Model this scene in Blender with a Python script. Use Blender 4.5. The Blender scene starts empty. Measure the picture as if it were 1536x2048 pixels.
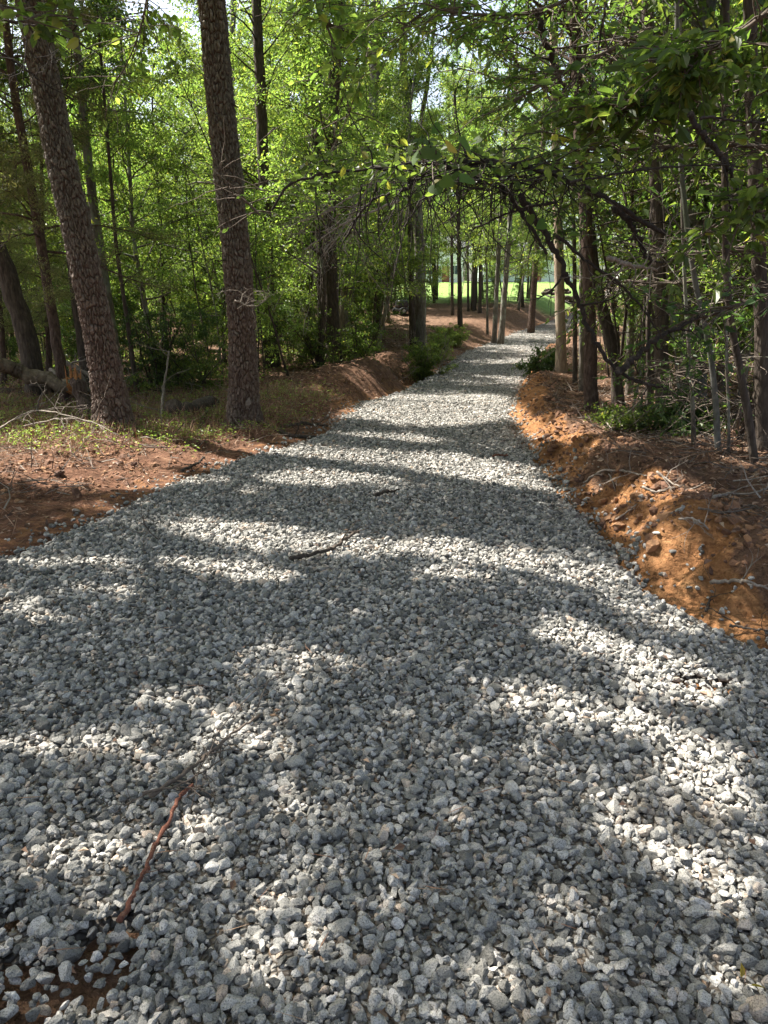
import bpy, math, random
import numpy as np
from mathutils import Vector

random.seed(7)
RNG = np.random.default_rng(7)
scene = bpy.context.scene
COL = scene.collection
R = math.radians

# ------------------------------------------------------------------ camera, sky, sun, exposure
CAMH, PITCH, FPX = 1.55, 15.5, 2048 * 26 / 36
cam_d = bpy.data.cameras.new("camera")
cam = bpy.data.objects.new("camera", cam_d)
COL.objects.link(cam)
cam_d.sensor_fit = 'VERTICAL'
cam_d.sensor_height = 36
cam_d.sensor_width = 27
cam_d.lens = 26
cam_d.clip_start = 0.05
cam_d.clip_end = 2000
cam.location = (0, 0, CAMH)
cam.rotation_euler = (R(90 - PITCH), 0, 0)
scene.camera = cam

SUN_EL, SUN_AZ = 56.0, -62.0          # azimuth from +Y, negative = to the left
SUN = Vector((math.cos(R(SUN_EL)) * math.sin(R(SUN_AZ)), math.cos(R(SUN_EL)) * math.cos(R(SUN_AZ)), math.sin(R(SUN_EL))))
world = bpy.data.worlds.new("World")
scene.world = world
world.use_nodes = True
wt = world.node_tree
bg = wt.nodes["Background"]
sky = wt.nodes.new("ShaderNodeTexSky")
sky.sky_type = 'NISHITA'
sky.sun_disc = False
sky.sun_elevation = R(SUN_EL)
sky.sun_rotation = R(SUN_AZ)
sky.air_density = 1.0
sky.dust_density = 4.0
sky.ozone_density = 1.0
sky_sat = wt.nodes.new("ShaderNodeHueSaturation")      # sky colour desaturated so that its light is less blue
sky_sat.inputs['Saturation'].default_value = .78
wt.links.new(sky.outputs[0], sky_sat.inputs['Color'])
wt.links.new(sky_sat.outputs[0], bg.inputs[0])
bg.inputs[1].default_value = 0.088
sl = bpy.data.lights.new("sun", 'SUN')
sl.energy = 5.0
sl.angle = R(0.53)
sl.color = (1.0, 0.95, 0.88)
sun = bpy.data.objects.new("sun", sl)
COL.objects.link(sun)
sun.rotation_euler = SUN.to_track_quat('Z', 'Y').to_euler()
sun.location = (-20, 15, 40)
scene.view_settings.view_transform = 'Standard'
scene.view_settings.look = 'None'
scene.view_settings.gamma = 1
scene.view_settings.exposure = 1.95
cy = scene.cycles
cy.max_bounces = 7
cy.diffuse_bounces = 4
cy.glossy_bounces = 2
cy.transmission_bounces = 5
cy.transparent_max_bounces = 4
cy.sample_clamp_indirect = 6
cy.caustics_reflective = False
cy.caustics_refractive = False
cy.use_denoising = True
try:
    cy.denoiser = 'OPENIMAGEDENOISE'
    cy.denoising_input_passes = 'RGB_ALBEDO_NORMAL'
except Exception:
    pass

# ------------------------------------------------------------------ projection helpers (photograph pixels, 1536 x 2048)
CP, SP = math.cos(R(PITCH)), math.sin(R(PITCH))


def ray(px, py):
    u, v = (px - 768) / FPX, (1024 - py) / FPX
    return u, CP + v * SP, -SP + v * CP


def at(px, py, Y):
    u, dy, dz = ray(px, py)
    t = Y / dy
    return Vector((u * t, Y, CAMH + dz * t))


def flat(px, py, z=0.0):
    u, dy, dz = ray(px, py)
    t = (z - CAMH) / dz
    return u * t, dy * t


# ------------------------------------------------------------------ noise
def _hash(i, j, k, seed):
    n = (i.astype(np.int64) * 374761393 + j.astype(np.int64) * 668265263 + k.astype(np.int64) * 2147483647 // 7 + seed * 1442695041) & 0xFFFFFFFF
    n = ((n ^ (n >> 13)) * 1274126177) & 0xFFFFFFFF
    n = ((n ^ (n >> 16)) * 2246822519) & 0xFFFFFFFF
    return ((n ^ (n >> 15)) & 0xFFFFFF) / float(0xFFFFFF)


def vnoise(x, y, seed=0):
    x = np.asarray(x, float)
    y = np.asarray(y, float)
    xi, yi = np.floor(x), np.floor(y)
    fx, fy = x - xi, y - yi
    fx = fx * fx * (3 - 2 * fx)
    fy = fy * fy * (3 - 2 * fy)
    xi = xi.astype(np.int64)
    yi = yi.astype(np.int64)
    z = np.zeros_like(xi)
    a = _hash(xi, yi, z, seed)
    b = _hash(xi + 1, yi, z, seed)
    c = _hash(xi, yi + 1, z, seed)
    d = _hash(xi + 1, yi + 1, z, seed)
    return (a * (1 - fx) + b * fx) * (1 - fy) + (c * (1 - fx) + d * fx) * fy


def fbm(x, y, oct=4, seed=0):
    s, a, t = 0, 1.0, 0
    for o in range(oct):
        s = s + a * vnoise(x * 2 ** o + 17.3 * o, y * 2 ** o - 9.1 * o, seed + o)
        t += a
        a *= 0.5
    return s / t * 2 - 1


def sm(a, b, x):
    t = np.clip((x - a) / (b - a), 0, 1)
    return t * t * (3 - 2 * t)


# ------------------------------------------------------------------ terrain
LP = [(20, 1120), (110, 1082), (200, 1042), (262, 1003), (345, 968), (450, 932), (560, 897), (645, 868), (688, 840), (722, 812)]
RP = [(1536, 1300), (1430, 1243), (1310, 1188), (1250, 1125), (1205, 1062), (1132, 1000), (1085, 940), (1050, 890), (1030, 860), (1015, 826)]
FAR = [(16, 790, 1030, 790), (20, 842, 1046, 762), (24, 885, 1066, 735), (29, 930, 1104, 705), (35, 995, 1128, 680), (42, 1052, 1152, 658),
       (50, 1104, 1182, 640), (60, 1150, 1214, 622), (75, 1188, 1240, 600), (100, 1216, 1262, 575)]
lx = [(-4.6, -6.0), (-4.2, 2.4), (-3.2, 3.6)] + [flat(*p) for p in LP if flat(*p)[1] > 3.9]
lx = sorted(lx, key=lambda p: p[1])
rx = [(3.2, -6.0), (2.35, 1.5)] + [flat(*p) for p in RP]
rx = sorted(rx, key=lambda p: p[1])
zr = [(-6, 0), (12.6, 0)]
for Y, a, b, py in FAR:
    lx.append((at(a, py, Y).x, Y))
    rx.append((at(b, py, Y).x, Y))
    zr.append((Y, at(a, py, Y).z))
for l in (lx, rx):
    l.append((l[-1][0] + 12, 130))
zr.append((130, zr[-1][1] + 0.8))
LXY, LXX = np.array([p[1] for p in lx]), np.array([p[0] for p in lx])
RXY, RXX = np.array([p[1] for p in rx]), np.array([p[0] for p in rx])
ZRY, ZRZ = np.array([p[0] for p in zr]), np.array([p[1] for p in zr])


def road_l(y):
    return np.interp(y, LXY, LXX) + 0.10 * fbm(np.asarray(y) * 1.3, 3.3, 3, 5)


def road_r(y):
    return np.interp(y, RXY, RXX) + 0.06 * fbm(np.asarray(y) * 1.7, 8.3, 3, 6)


def road_z(y):
    y = np.asarray(y, float)
    s = 0
    for d in (-1.2, -0.6, 0, 0.6, 1.2):
        s = s + np.interp(y + d, ZRY, ZRZ)
    return s / 5


HB = np.array([(-60, 0), (13, 0), (20, 0.02), (25, 0.05), (30, 0.22), (36, 0.5), (43, 1.0), (50, 1.6), (60, 2.25), (85, 3.7), (112, 5.1), (200, 7.5), (700, 14)])
BR = np.array([(-60, .0), (0.5, .02), (2.0, .06), (3.0, .13), (4.0, .27), (6, .33), (10, .33), (14, .28), (22, .35), (35, .25), (60, .1), (100, 0)])
BL = np.array([(-60, 0), (3, .01), (6, .03), (9, .10), (12, .14), (18, .08), (24, .1), (35, .15), (60, .05), (100, 0)])
CREEK = [(0.75, 20.6), (-0.3, 22.5), (-2.5, 25.0), (-7, 27.5), (-14, 29), (-30, 34)]


def seg_dist(x, y, pts):
    d = np.full(np.shape(x), 1e9)
    for (x0, y0), (x1, y1) in zip(pts, pts[1:]):
        vx, vy = x1 - x0, y1 - y0
        t = np.clip(((x - x0) * vx + (y - y0) * vy) / (vx * vx + vy * vy), 0, 1)
        d = np.minimum(d, np.hypot(x - x0 - t * vx, y - y0 - t * vy))
    return d


def height(x, y, fine=True):
    x = np.asarray(x, float)
    y = np.asarray(y, float)
    L, Rr, Z = road_l(y), road_r(y), road_z(y)
    dl, dr = L - x, x - Rr
    hb = np.interp(y, HB[:, 0], HB[:, 1])
    # right bank, eroded
    wob = 0.18 * fbm(x * 1.1, y * 1.6, 3, 21)
    wb = 0.50 + 0.22 * fbm(x * 0.2, y * 0.9, 2, 22)
    drr = dr + wob
    gully = np.abs(fbm(x * 1.2, y * 3.2, 3, 23))
    prof = sm(0.02, 1, drr / wb)
    br = np.interp(y, BR[:, 0], BR[:, 1]) * (0.85 + 0.5 * fbm(x * 0.5, y * 0.7, 2, 25))
    tr = hb + br
    hr = Z + (tr - Z) * prof
    hr = hr - 0.16 * np.interp(y, [1.5, 4, 14, 20], [0.2, 1, .8, 0]) * np.exp(-((drr / wb - 0.55) / 0.40) ** 2) * (gully * 2.2 - 0.35)
    hr = hr + 0.07 * np.interp(y, [1.5, 4, 14, 20], [0.2, 1, 1, 0]) * np.exp(-((drr - wb * 1.15) / 0.3) ** 2) * (0.5 + fbm(x * 2.2, y * 2.2, 2, 24))
    rough = np.exp(-((drr / wb - 0.75) / 0.75) ** 2) * np.interp(y, [1.5, 3.5, 14, 22], [0.3, 1, 1, 0.3])
    hr = hr + rough * (0.075 * fbm(x * 3.1, y * 4.4, 3, 26) - 0.07 * np.maximum(0, 0.28 - np.abs(fbm(x * 2.4 + y, y * 3.4, 2, 27))) + 0.02 * fbm(x * 11, y * 11, 2, 28))
    # left side
    wl = np.interp(y, [0, 8, 14, 20, 26, 60], [1.6, 1.4, 1.2, 1.4, 1.6, 2.5])
    bl = np.interp(y, BL[:, 0], BL[:, 1])
    hl = Z + (hb + bl - Z) * sm(0.0, 1, dl / wl)
    hl = hl + 0.085 * sm(0.1, 0.8, dl) * fbm(x * 1.8, y * 1.8, 3, 31) * np.interp(y, [8, 20], [1, 1.4])
    win = sm(12.6, 14.2, y) * (1 - sm(19.0, 20.4, y))
    hl = hl + win * (0.22 * np.exp(-((dl - 1.25 - .25 * fbm(x * .8, y * .8, 2, 32)) / 0.55) ** 2) * (.8 + .4 * fbm(x * 1.6, y * 1.6, 2, 33)) - 0.16 * np.exp(-((dl - 0.35) / 0.28) ** 2))
    h = np.where(dl > 0, hl, np.where(dr > 0, hr, Z))
    d = np.maximum(np.maximum(dl, dr), 0)
    h = h + sm(0.8, 6, d) * (0.10 * fbm(x * 0.35, y * 0.35, 3, 41) + 0.03 * fbm(x * 1.7, y * 1.7, 2, 42))
    h = h + 0.02 * fbm(x * 5, y * 5, 3, 43) * sm(0, 0.3, d)
    if fine:
        h = h + (0.016 * fbm(x * 15, y * 15, 3, 44)) * sm(0.02, 0.3, d)
    # creek that meets the road at a culvert
    cd = seg_dist(x, y, CREEK)
    h = h - 0.85 * np.exp(-(cd / 0.62) ** 2) * sm(-0.05, 0.4, d)
    # under the gravel the soil sits lower
    h = h - 0.035 * (1 - sm(0, 0.12, d))
    return h


def hz(x, y):
    return float(height(np.array([x]), np.array([y]))[0])


def ground(px, py):
    """the point of the terrain seen at a photograph pixel"""
    u, dy, dz = ray(px, py)
    t = np.concatenate([np.arange(0.8, 30, 0.04), np.arange(30, 200, 0.3)])
    X, Y, Z = u * t, dy * t, CAMH + dz * t
    H = height(X, Y, False)
    k = np.argmax(Z <= H)
    if Z[k] > H[k]:
        k = len(t) - 1
    return Vector((X[k], Y[k], H[k]))


# ------------------------------------------------------------------ mesh building
class MB:
    def __init__(self):
        self.v, self.f, self.r, self.m, self.n = [], [], [], [], 0

    def add(self, verts, faces, rnd=None, mat=0):
        verts = np.asarray(verts, np.float32).reshape(-1, 3)
        faces = np.asarray(faces, np.int64)
        self.v.append(verts)
        self.f.append(faces + self.n)
        nf = len(faces)
        self.r.append(np.full(nf, 0.5, np.float32) if rnd is None else np.broadcast_to(np.asarray(rnd, np.float32), (nf,)).copy())
        self.m.append(np.full(nf, mat, np.int32))
        self.n += len(verts)

    def build(self, name, mats, parent=None, smooth=False, attrs=None):
        me = bpy.data.meshes.new(name)
        v = np.concatenate(self.v)
        me.vertices.add(len(v))
        me.vertices.foreach_set("co", v.ravel())
        li = np.concatenate([f.ravel() for f in self.f]).astype(np.int32)
        sizes = np.concatenate([np.full(len(f), f.shape[1]) for f in self.f])
        starts = np.concatenate([[0], np.cumsum(sizes)[:-1]]).astype(np.int32)
        me.loops.add(len(li))
        me.loops.foreach_set("vertex_index", li)
        me.polygons.add(len(sizes))
        me.polygons.foreach_set("loop_start", starts)
        me.polygons.foreach_set("material_index", np.concatenate(self.m))
        me.polygons.foreach_set("use_smooth", np.full(len(sizes), smooth, bool))
        at_ = me.attributes.new("rnd", 'FLOAT', 'FACE')
        at_.data.foreach_set("value", np.concatenate(self.r))
        for k, arr in (attrs or {}).items():
            a = me.attributes.new(k, 'FLOAT', 'POINT')
            a.data.foreach_set("value", np.asarray(arr, np.float32))
        me.update(calc_edges=True)
        for m in (mats if isinstance(mats, (list, tuple)) else [mats]):
            me.materials.append(m)
        o = bpy.data.objects.new(name, me)
        COL.objects.link(o)
        if parent:
            o.parent = parent
        return o


def frames(P):
    P = np.asarray(P, float)
    T = np.gradient(P, axis=0)
    T /= np.linalg.norm(T, axis=1)[:, None] + 1e-9
    ref = np.array([1.0, 0.13, 0.07]) if abs(T[0][2]) > 0.7 else np.array([0.05, 0.1, 1.0])
    A = np.cross(T, ref)
    A /= np.linalg.norm(A, axis=1)[:, None] + 1e-9
    B = np.cross(T, A)
    return T, A, B


def tube(mb, P, rad, sides=7, mat=0, rough=0.0, rnd=None, seed=0, cap=True):
    P = np.asarray(P, float)
    n = len(P)
    rad = np.broadcast_to(np.asarray(rad, float), (n,))
    T, A, B = frames(P)
    th = np.arange(sides) / sides * 2 * np.pi
    r = np.repeat(rad[:, None], sides, 1)
    if rough:
        ii, jj = np.meshgrid(np.arange(n), np.arange(sides), indexing='ij')
        r = r * (1 + rough * (_hash(ii, jj, ii * 0, seed + 77) - 0.5) * 2)
    V = P[:, None, :] + r[:, :, None] * (np.cos(th)[None, :, None] * A[:, None, :] + np.sin(th)[None, :, None] * B[:, None, :])
    i = np.arange(n - 1)[:, None] * sides
    j = np.arange(sides)[None, :]
    j2 = (j + 1) % sides
    F = np.stack([i + j, i + j2, i + sides + j2, i + sides + j], -1).reshape(-1, 4)
    k = mb.n
    mb.add(V.reshape(-1, 3), F, rnd, mat)
    if cap:
        mb.f.append(np.array([np.arange(sides)[::-1] + k, np.arange(sides) + k + (n - 1) * sides]))
        mb.r.append(np.full(2, 0.5, np.float32))
        mb.m.append(np.full(2, mat, np.int32))


def nrm(a):
    return a / (np.linalg.norm(a, axis=-1, keepdims=True) + 1e-9)


def leaves(mb, P, D, size, rng, width=0.5, fine=False, flatness=0.6, mat=0, fold=0.12, rlo=0.0, rhi=1.0):
    """leaf blades at P with axis D; size per leaf"""
    n = len(P)
    if not n:
        return
    P = np.asarray(P, float)
    D = nrm(np.asarray(D, float))
    size = np.broadcast_to(np.asarray(size, float), (n,))[:, None]
    up = nrm(rng.normal(size=(n, 3)) * (1 - flatness) + np.array([0, 0, 1.0]) * flatness)
    S = nrm(np.cross(D, up))
    N = nrm(np.cross(S, D))
    w = width * (0.8 + 0.4 * rng.random((n, 1))) * size
    tip = P + D * size - N * size * 0.12 * rng.random((n, 1))
    rnd = rlo + (rhi - rlo) * rng.random(n)
    if not fine:
        l = P + D * size * 0.42 + S * w * 0.5 + N * size * fold
        r = P + D * size * 0.42 - S * w * 0.5 + N * size * fold
        V = np.stack([P, l, tip, r], 1).reshape(-1, 3)
        F = np.arange(n)[:, None] * 4 + np.array([[0, 1, 2, 3]])
        mb.add(V, F, rnd, mat)
    else:
        l1 = P + D * size * 0.25 + S * w * 0.42 + N * size * fold
        l2 = P + D * size * 0.62 + S * w * 0.45 + N * size * fold * 0.8
        r1 = P + D * size * 0.25 - S * w * 0.42 + N * size * fold
        r2 = P + D * size * 0.62 - S * w * 0.45 + N * size * fold * 0.8
        V = np.stack([P, l1, l2, tip, r2, r1], 1).reshape(-1, 3)
        b = np.arange(n)[:, None] * 6
        F = np.stack([b + np.array([[0, 1, 2, 3]]), b + np.array([[0, 3, 4, 5]])], 1).reshape(-1, 4)
        mb.add(V, F, np.repeat(rnd, 2), mat)


# ------------------------------------------------------------------ materials
def mat(name):
    m = bpy.data.materials.new(name)
    m.use_nodes = True
    nt = m.node_tree
    return m, nt, nt.nodes["Principled BSDF"], nt.nodes["Material Output"]


def N(nt, t, **kw):
    n = nt.nodes.new(t)
    for k, v in kw.items():
        if k in n.inputs:
            n.inputs[k].default_value = v
        else:
            setattr(n, k, v)
    return n


def ramp(nt, stops, src, interp='LINEAR'):
    n = nt.nodes.new("ShaderNodeValToRGB")
    n.color_ramp.interpolation = interp
    e = n.color_ramp.elements
    while len(e) < len(stops):
        e.new(0.5)
    for k, (p, c) in enumerate(stops):
        e[k].position = p
        e[k].color = (*c, 1) if len(c) == 3 else c
    nt.links.new(src, n.inputs[0])
    return n


def mixc(nt, f, a, b, mode='MIX'):
    n = nt.nodes.new("ShaderNodeMix")
    n.data_type = 'RGBA'
    n.blend_type = mode
    for s, v in ((n.inputs[0], f), (n.inputs[6], a), (n.inputs[7], b)):
        if isinstance(v, (int, float)):
            s.default_value = v
        elif isinstance(v, tuple):
            s.default_value = (*v, 1)
        else:
            nt.links.new(v, s)
    return n.outputs[2]


def coords(nt, scale=(1, 1, 1), kind='Object'):
    tc = nt.nodes.new("ShaderNodeTexCoord")
    mp = nt.nodes.new("ShaderNodeMapping")
    mp.inputs['Scale'].default_value = scale
    nt.links.new(tc.outputs[kind], mp.inputs[0])
    return mp.outputs[0]


def noise(nt, vec, scale, detail=4, rough=0.55):
    n = N(nt, "ShaderNodeTexNoise", Scale=scale, Detail=detail, Roughness=rough)
    nt.links.new(vec, n.inputs['Vector'])
    return n


def bump(nt, src, dist, strength=1.0, prev=None):
    b = N(nt, "ShaderNodeBump", Distance=dist, Strength=strength)
    nt.links.new(src, b.inputs['Height'])
    if prev:
        nt.links.new(prev, b.inputs['Normal'])
    return b.outputs[0]


def leaf_mat(name, stops, trans=0.42, gloss=0.38, tboost=(1.38, 1.62, 0.7)):
    m, nt, p, out = mat(name)
    a = N(nt, "ShaderNodeAttribute", attribute_name="rnd")
    c = ramp(nt, stops, a.outputs['Fac'])
    oi = nt.nodes.new("ShaderNodeObjectInfo")
    hs = nt.nodes.new("ShaderNodeHueSaturation")
    mr = N(nt, "ShaderNodeMapRange")
    mr.inputs[3].default_value = 0.485
    mr.inputs[4].default_value = 0.512
    nt.links.new(oi.outputs['Random'], mr.inputs[0])
    nt.links.new(mr.outputs[0], hs.inputs['Hue'])
    mv = N(nt, "ShaderNodeMapRange")
    mv.inputs[3].default_value = 0.8
    mv.inputs[4].default_value = 1.2
    nt.links.new(oi.outputs['Random'], mv.inputs[0])
    nt.links.new(mv.outputs[0], hs.inputs['Value'])
    nt.links.new(c.outputs[0], hs.inputs['Color'])
    col = hs.outputs[0]
    nt.links.new(col, p.inputs['Base Color'])
    p.inputs['Roughness'].default_value = gloss
    p.inputs['Specular IOR Level'].default_value = 0.45
    tr = nt.nodes.new("ShaderNodeBsdfTranslucent")
    tcol = mixc(nt, 1.0, col, tboost, 'MULTIPLY')
    nt.links.new(tcol, tr.inputs[0])
    ms = nt.nodes.new("ShaderNodeMixShader")
    ms.inputs[0].default_value = trans
    nt.links.new(p.outputs[0], ms.inputs[1])
    nt.links.new(tr.outputs[0], ms.inputs[2])
    nt.links.new(ms.outputs[0], out.inputs[0])
    return m


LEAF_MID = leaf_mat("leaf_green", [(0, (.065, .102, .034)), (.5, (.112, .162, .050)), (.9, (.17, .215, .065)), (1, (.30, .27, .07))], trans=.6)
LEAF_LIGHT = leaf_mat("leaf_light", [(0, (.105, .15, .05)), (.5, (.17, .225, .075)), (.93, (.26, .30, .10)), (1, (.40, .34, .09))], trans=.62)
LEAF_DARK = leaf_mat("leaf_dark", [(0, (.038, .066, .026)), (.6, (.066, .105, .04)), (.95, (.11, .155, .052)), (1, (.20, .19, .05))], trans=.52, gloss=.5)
LEAF_CEDAR = leaf_mat("cedar_foliage", [(0, (.11, .12, .055)), (.6, (.17, .18, .08)), (.85, (.25, .23, .12)), (1, (.31, .25, .15))], trans=.45, gloss=.6)
LEAF_VINE = leaf_mat("vine_leaf", [(0, (.05, .085, .02)), (.7, (.07, .12, .03)), (1, (.10, .15, .03))], trans=.45, gloss=.62, tboost=(1.3, 1.5, .6))
LEAF_VINE.node_tree.nodes['Principled BSDF'].inputs['Specular IOR Level'].default_value = .15
LEAF_YELLOW = leaf_mat("turning_leaf", [(0, (.32, .22, .03)), (1, (.38, .30, .04))])
NEEDLE = leaf_mat("pine_needles", [(0, (.04, .085, .025)), (1, (.08, .14, .04))], trans=.25)


def bark_mat(name, c1, c2, c3, sc=(9, 9, 2.2), lichen=None, dist=0.012, moss=0.0):
    m, nt, p, out = mat(name)
    v = coords(nt, sc)
    n1 = noise(nt, v, 2.2, 6, .65)
    v2 = coords(nt, (1, 1, .6))
    n2 = noise(nt, v2, 3.0, 4)
    c = ramp(nt, [(.3, c1), (.55, c2), (.75, c3)], n1.outputs[0])
    col = c.outputs[0]
    if lichen:
        r2 = ramp(nt, [(.52, (0, 0, 0)), (.62, (1, 1, 1))], n2.outputs[0])
        col = mixc(nt, r2.outputs[0], col, lichen)
    p.inputs['Roughness'].default_value = .9
    p.inputs['Specular IOR Level'].default_value = .2
    nt.links.new(col, p.inputs['Base Color'])
    vor = N(nt, "ShaderNodeTexVoronoi", feature='DISTANCE_TO_EDGE', Scale=1.5)
    nt.links.new(v, vor.inputs['Vector'])
    b1 = bump(nt, vor.outputs[0], dist * 1.5, .8)
    nt.links.new(bump(nt, n1.outputs[0], dist, 1, b1), p.inputs['Normal'])
    return m


BARK_PINE2 = bark_mat("pine_bark_small", (.035, .023, .018), (.095, .064, .050), (.17, .13, .105), (14, 14, 5), None, .02)
BARK_GREY = bark_mat("grey_bark", (.07, .06, .048), (.15, .13, .105), (.24, .215, .18), (10, 10, 2.5), (.22, .23, .18), .010)
BARK_DARK = bark_mat("dark_bark", (.03, .024, .02), (.075, .058, .045), (.14, .115, .09), (12, 12, 3), None, .014)
BARK_TAN = bark_mat("tan_bark", (.17, .12, .085), (.30, .23, .165), (.42, .35, .27), (9, 9, 2.5), (.33, .29, .22), .006)
BARK_TWIG = bark_mat("twig_bark", (.06, .045, .035), (.12, .095, .075), (.19, .16, .13), (20, 20, 20), None, .003)
DEAD = bark_mat("dead_wood", (.12, .10, .08), (.23, .195, .16), (.36, .31, .26), (20, 20, 6), None, .003)
DARKTWIG = bark_mat("dark_branch", (.018, .015, .013), (.04, .032, .027), (.08, .065, .055), (20, 20, 20), None, .004)
LICHEN_LOG = bark_mat("lichen_log", (.09, .07, .05), (.18, .14, .10), (.28, .24, .18), (9, 9, 9), (.32, .33, .27), .012)
ORANGE_WOOD = bark_mat("broken_wood", (.30, .13, .05), (.42, .20, .08), (.50, .28, .13), (22, 22, 6), None, .008)
RED_STICK = bark_mat("red_stick", (.07, .03, .022), (.17, .07, .045), (.34, .22, .14), (30, 30, 30), None, .006)
WHITE_BARK = bark_mat("pale_smooth_bark", (.07, .068, .06), (.14, .135, .12), (.23, .225, .20), (6, 6, 3), (.09, .10, .07), .006)


def pine_bark():
    m, nt, p, out = mat("pine_bark_plates")
    a = N(nt, "ShaderNodeAttribute", attribute_name="plate")
    b = N(nt, "ShaderNodeAttribute", attribute_name="cell")
    lo = N(nt, "ShaderNodeAttribute", attribute_name="low")
    v = coords(nt, (22, 22, 9))
    n1 = noise(nt, v, 2.0, 6, .7)
    pl = ramp(nt, [(.0, (.06, .052, .044)), (.45, (.115, .10, .083)), (.75, (.20, .18, .152)), (1, (.36, .34, .30))], b.outputs['Fac'])
    pl2 = mixc(nt, .55, pl.outputs[0], ramp(nt, [(.32, (.03, .024, .019)), (.5, (.13, .11, .088)), (.7, (.36, .325, .28))], n1.outputs[0]).outputs[0])
    red = mixc(nt, lo.outputs['Fac'], pl2, mixc(nt, .30, pl2, (.15, .062, .042)))
    g = mixc(nt, ramp(nt, [(.05, (0, 0, 0)), (.5, (1, 1, 1))], a.outputs['Fac']).outputs[0], (.07, .042, .032), red)
    nt.links.new(g, p.inputs['Base Color'])
    p.inputs['Roughness'].default_value = .88
    p.inputs['Specular IOR Level'].default_value = .25
    nt.links.new(bump(nt, n1.outputs[0], .012, 1), p.inputs['Normal'])
    return m


PINE_BARK = pine_bark()


def stone_mat():
    m, nt, p, out = mat("crushed_granite")
    a = N(nt, "ShaderNodeAttribute", attribute_name="rnd")
    c = ramp(nt, [(0, (.095, .092, .082)), (.25, (.21, .203, .183)), (.6, (.33, .318, .288)), (.86, (.46, .44, .40)), (.91, (.42, .33, .25)), (.95, (.42, .40, .37)), (1, (.56, .53, .49))], a.outputs['Fac'])
    v = coords(nt, (1, 1, 1))
    n1 = noise(nt, v, 260, 3, .7)
    n2 = noise(nt, v, 45, 4, .6)
    sp = ramp(nt, [(.36, (.30, .30, .30)), (.47, (.95, .95, .95)), (.60, (1.05, 1.05, 1.05)), (.68, (1.45, 1.42, 1.38))], n1.outputs[0])
    c2 = mixc(nt, 1, c.outputs[0], sp.outputs[0], 'MULTIPLY')
    c3 = mixc(nt, .55, c2, mixc(nt, 1, c2, ramp(nt, [(.3, (.6, .62, .64)), (.7, (1.25, 1.22, 1.18))], n2.outputs[0]).outputs[0], 'MULTIPLY'))
    # earth rubbed on the stones in patches
    nd = noise(nt, v, 1.6, 4, .6)
    dust = ramp(nt, [(.60, (0, 0, 0)), (.72, (.5, .5, .5))], nd.outputs[0])
    c4 = mixc(nt, dust.outputs[0], c3, (.34, .27, .20))
    nt.links.new(c4, p.inputs['Base Color'])
    p.inputs['Roughness'].default_value = .8
    p.inputs['Specular IOR Level'].default_value = .3
    nt.links.new(bump(nt, n1.outputs[0], .0012, .8, bump(nt, n2.outputs[0], .008, .9)), p.inputs['Normal'])
    return m


STONE = stone_mat()


def road_mat():
    m, nt, p, out = mat("gravel_bed")
    v = coords(nt)
    vo = N(nt, "ShaderNodeTexVoronoi", Scale=46)
    nt.links.new(v, vo.inputs['Vector'])
    ve = N(nt, "ShaderNodeTexVoronoi", feature='DISTANCE_TO_EDGE', Scale=46)
    nt.links.new(v, ve.inputs['Vector'])
    sep = N(nt, "ShaderNodeSeparateColor")
    nt.links.new(vo.outputs['Color'], sep.inputs[0])
    c = ramp(nt, [(0, (.10, .09, .08)), (.5, (.20, .185, .16)), (.9, (.30, .28, .25)), (1, (.22, .15, .10))], sep.outputs[0])
    n2 = noise(nt, v, .9, 5, .6)
    gap = ramp(nt, [(.0, (.35, .30, .25)), (.25, (1, 1, 1))], ve.outputs[0])
    c2 = mixc(nt, 1, c.outputs[0], gap.outputs[0], 'MULTIPLY')
    c3 = mixc(nt, ramp(nt, [(.56, (0, 0, 0)), (.75, (.45, .45, .45))], n2.outputs[0]).outputs[0], c2, (.36, .27, .19))
    nt.links.new(c3, p.inputs['Base Color'])
    p.inputs['Roughness'].default_value = .9
    p.inputs['Specular IOR Level'].default_value = .2
    b = bump(nt, ve.outputs[0], .03, 1)
    nt.links.new(bump(nt, sep.outputs[1], .02, .6, b), p.inputs['Normal'])
    return m


ROADM = road_mat()


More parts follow.
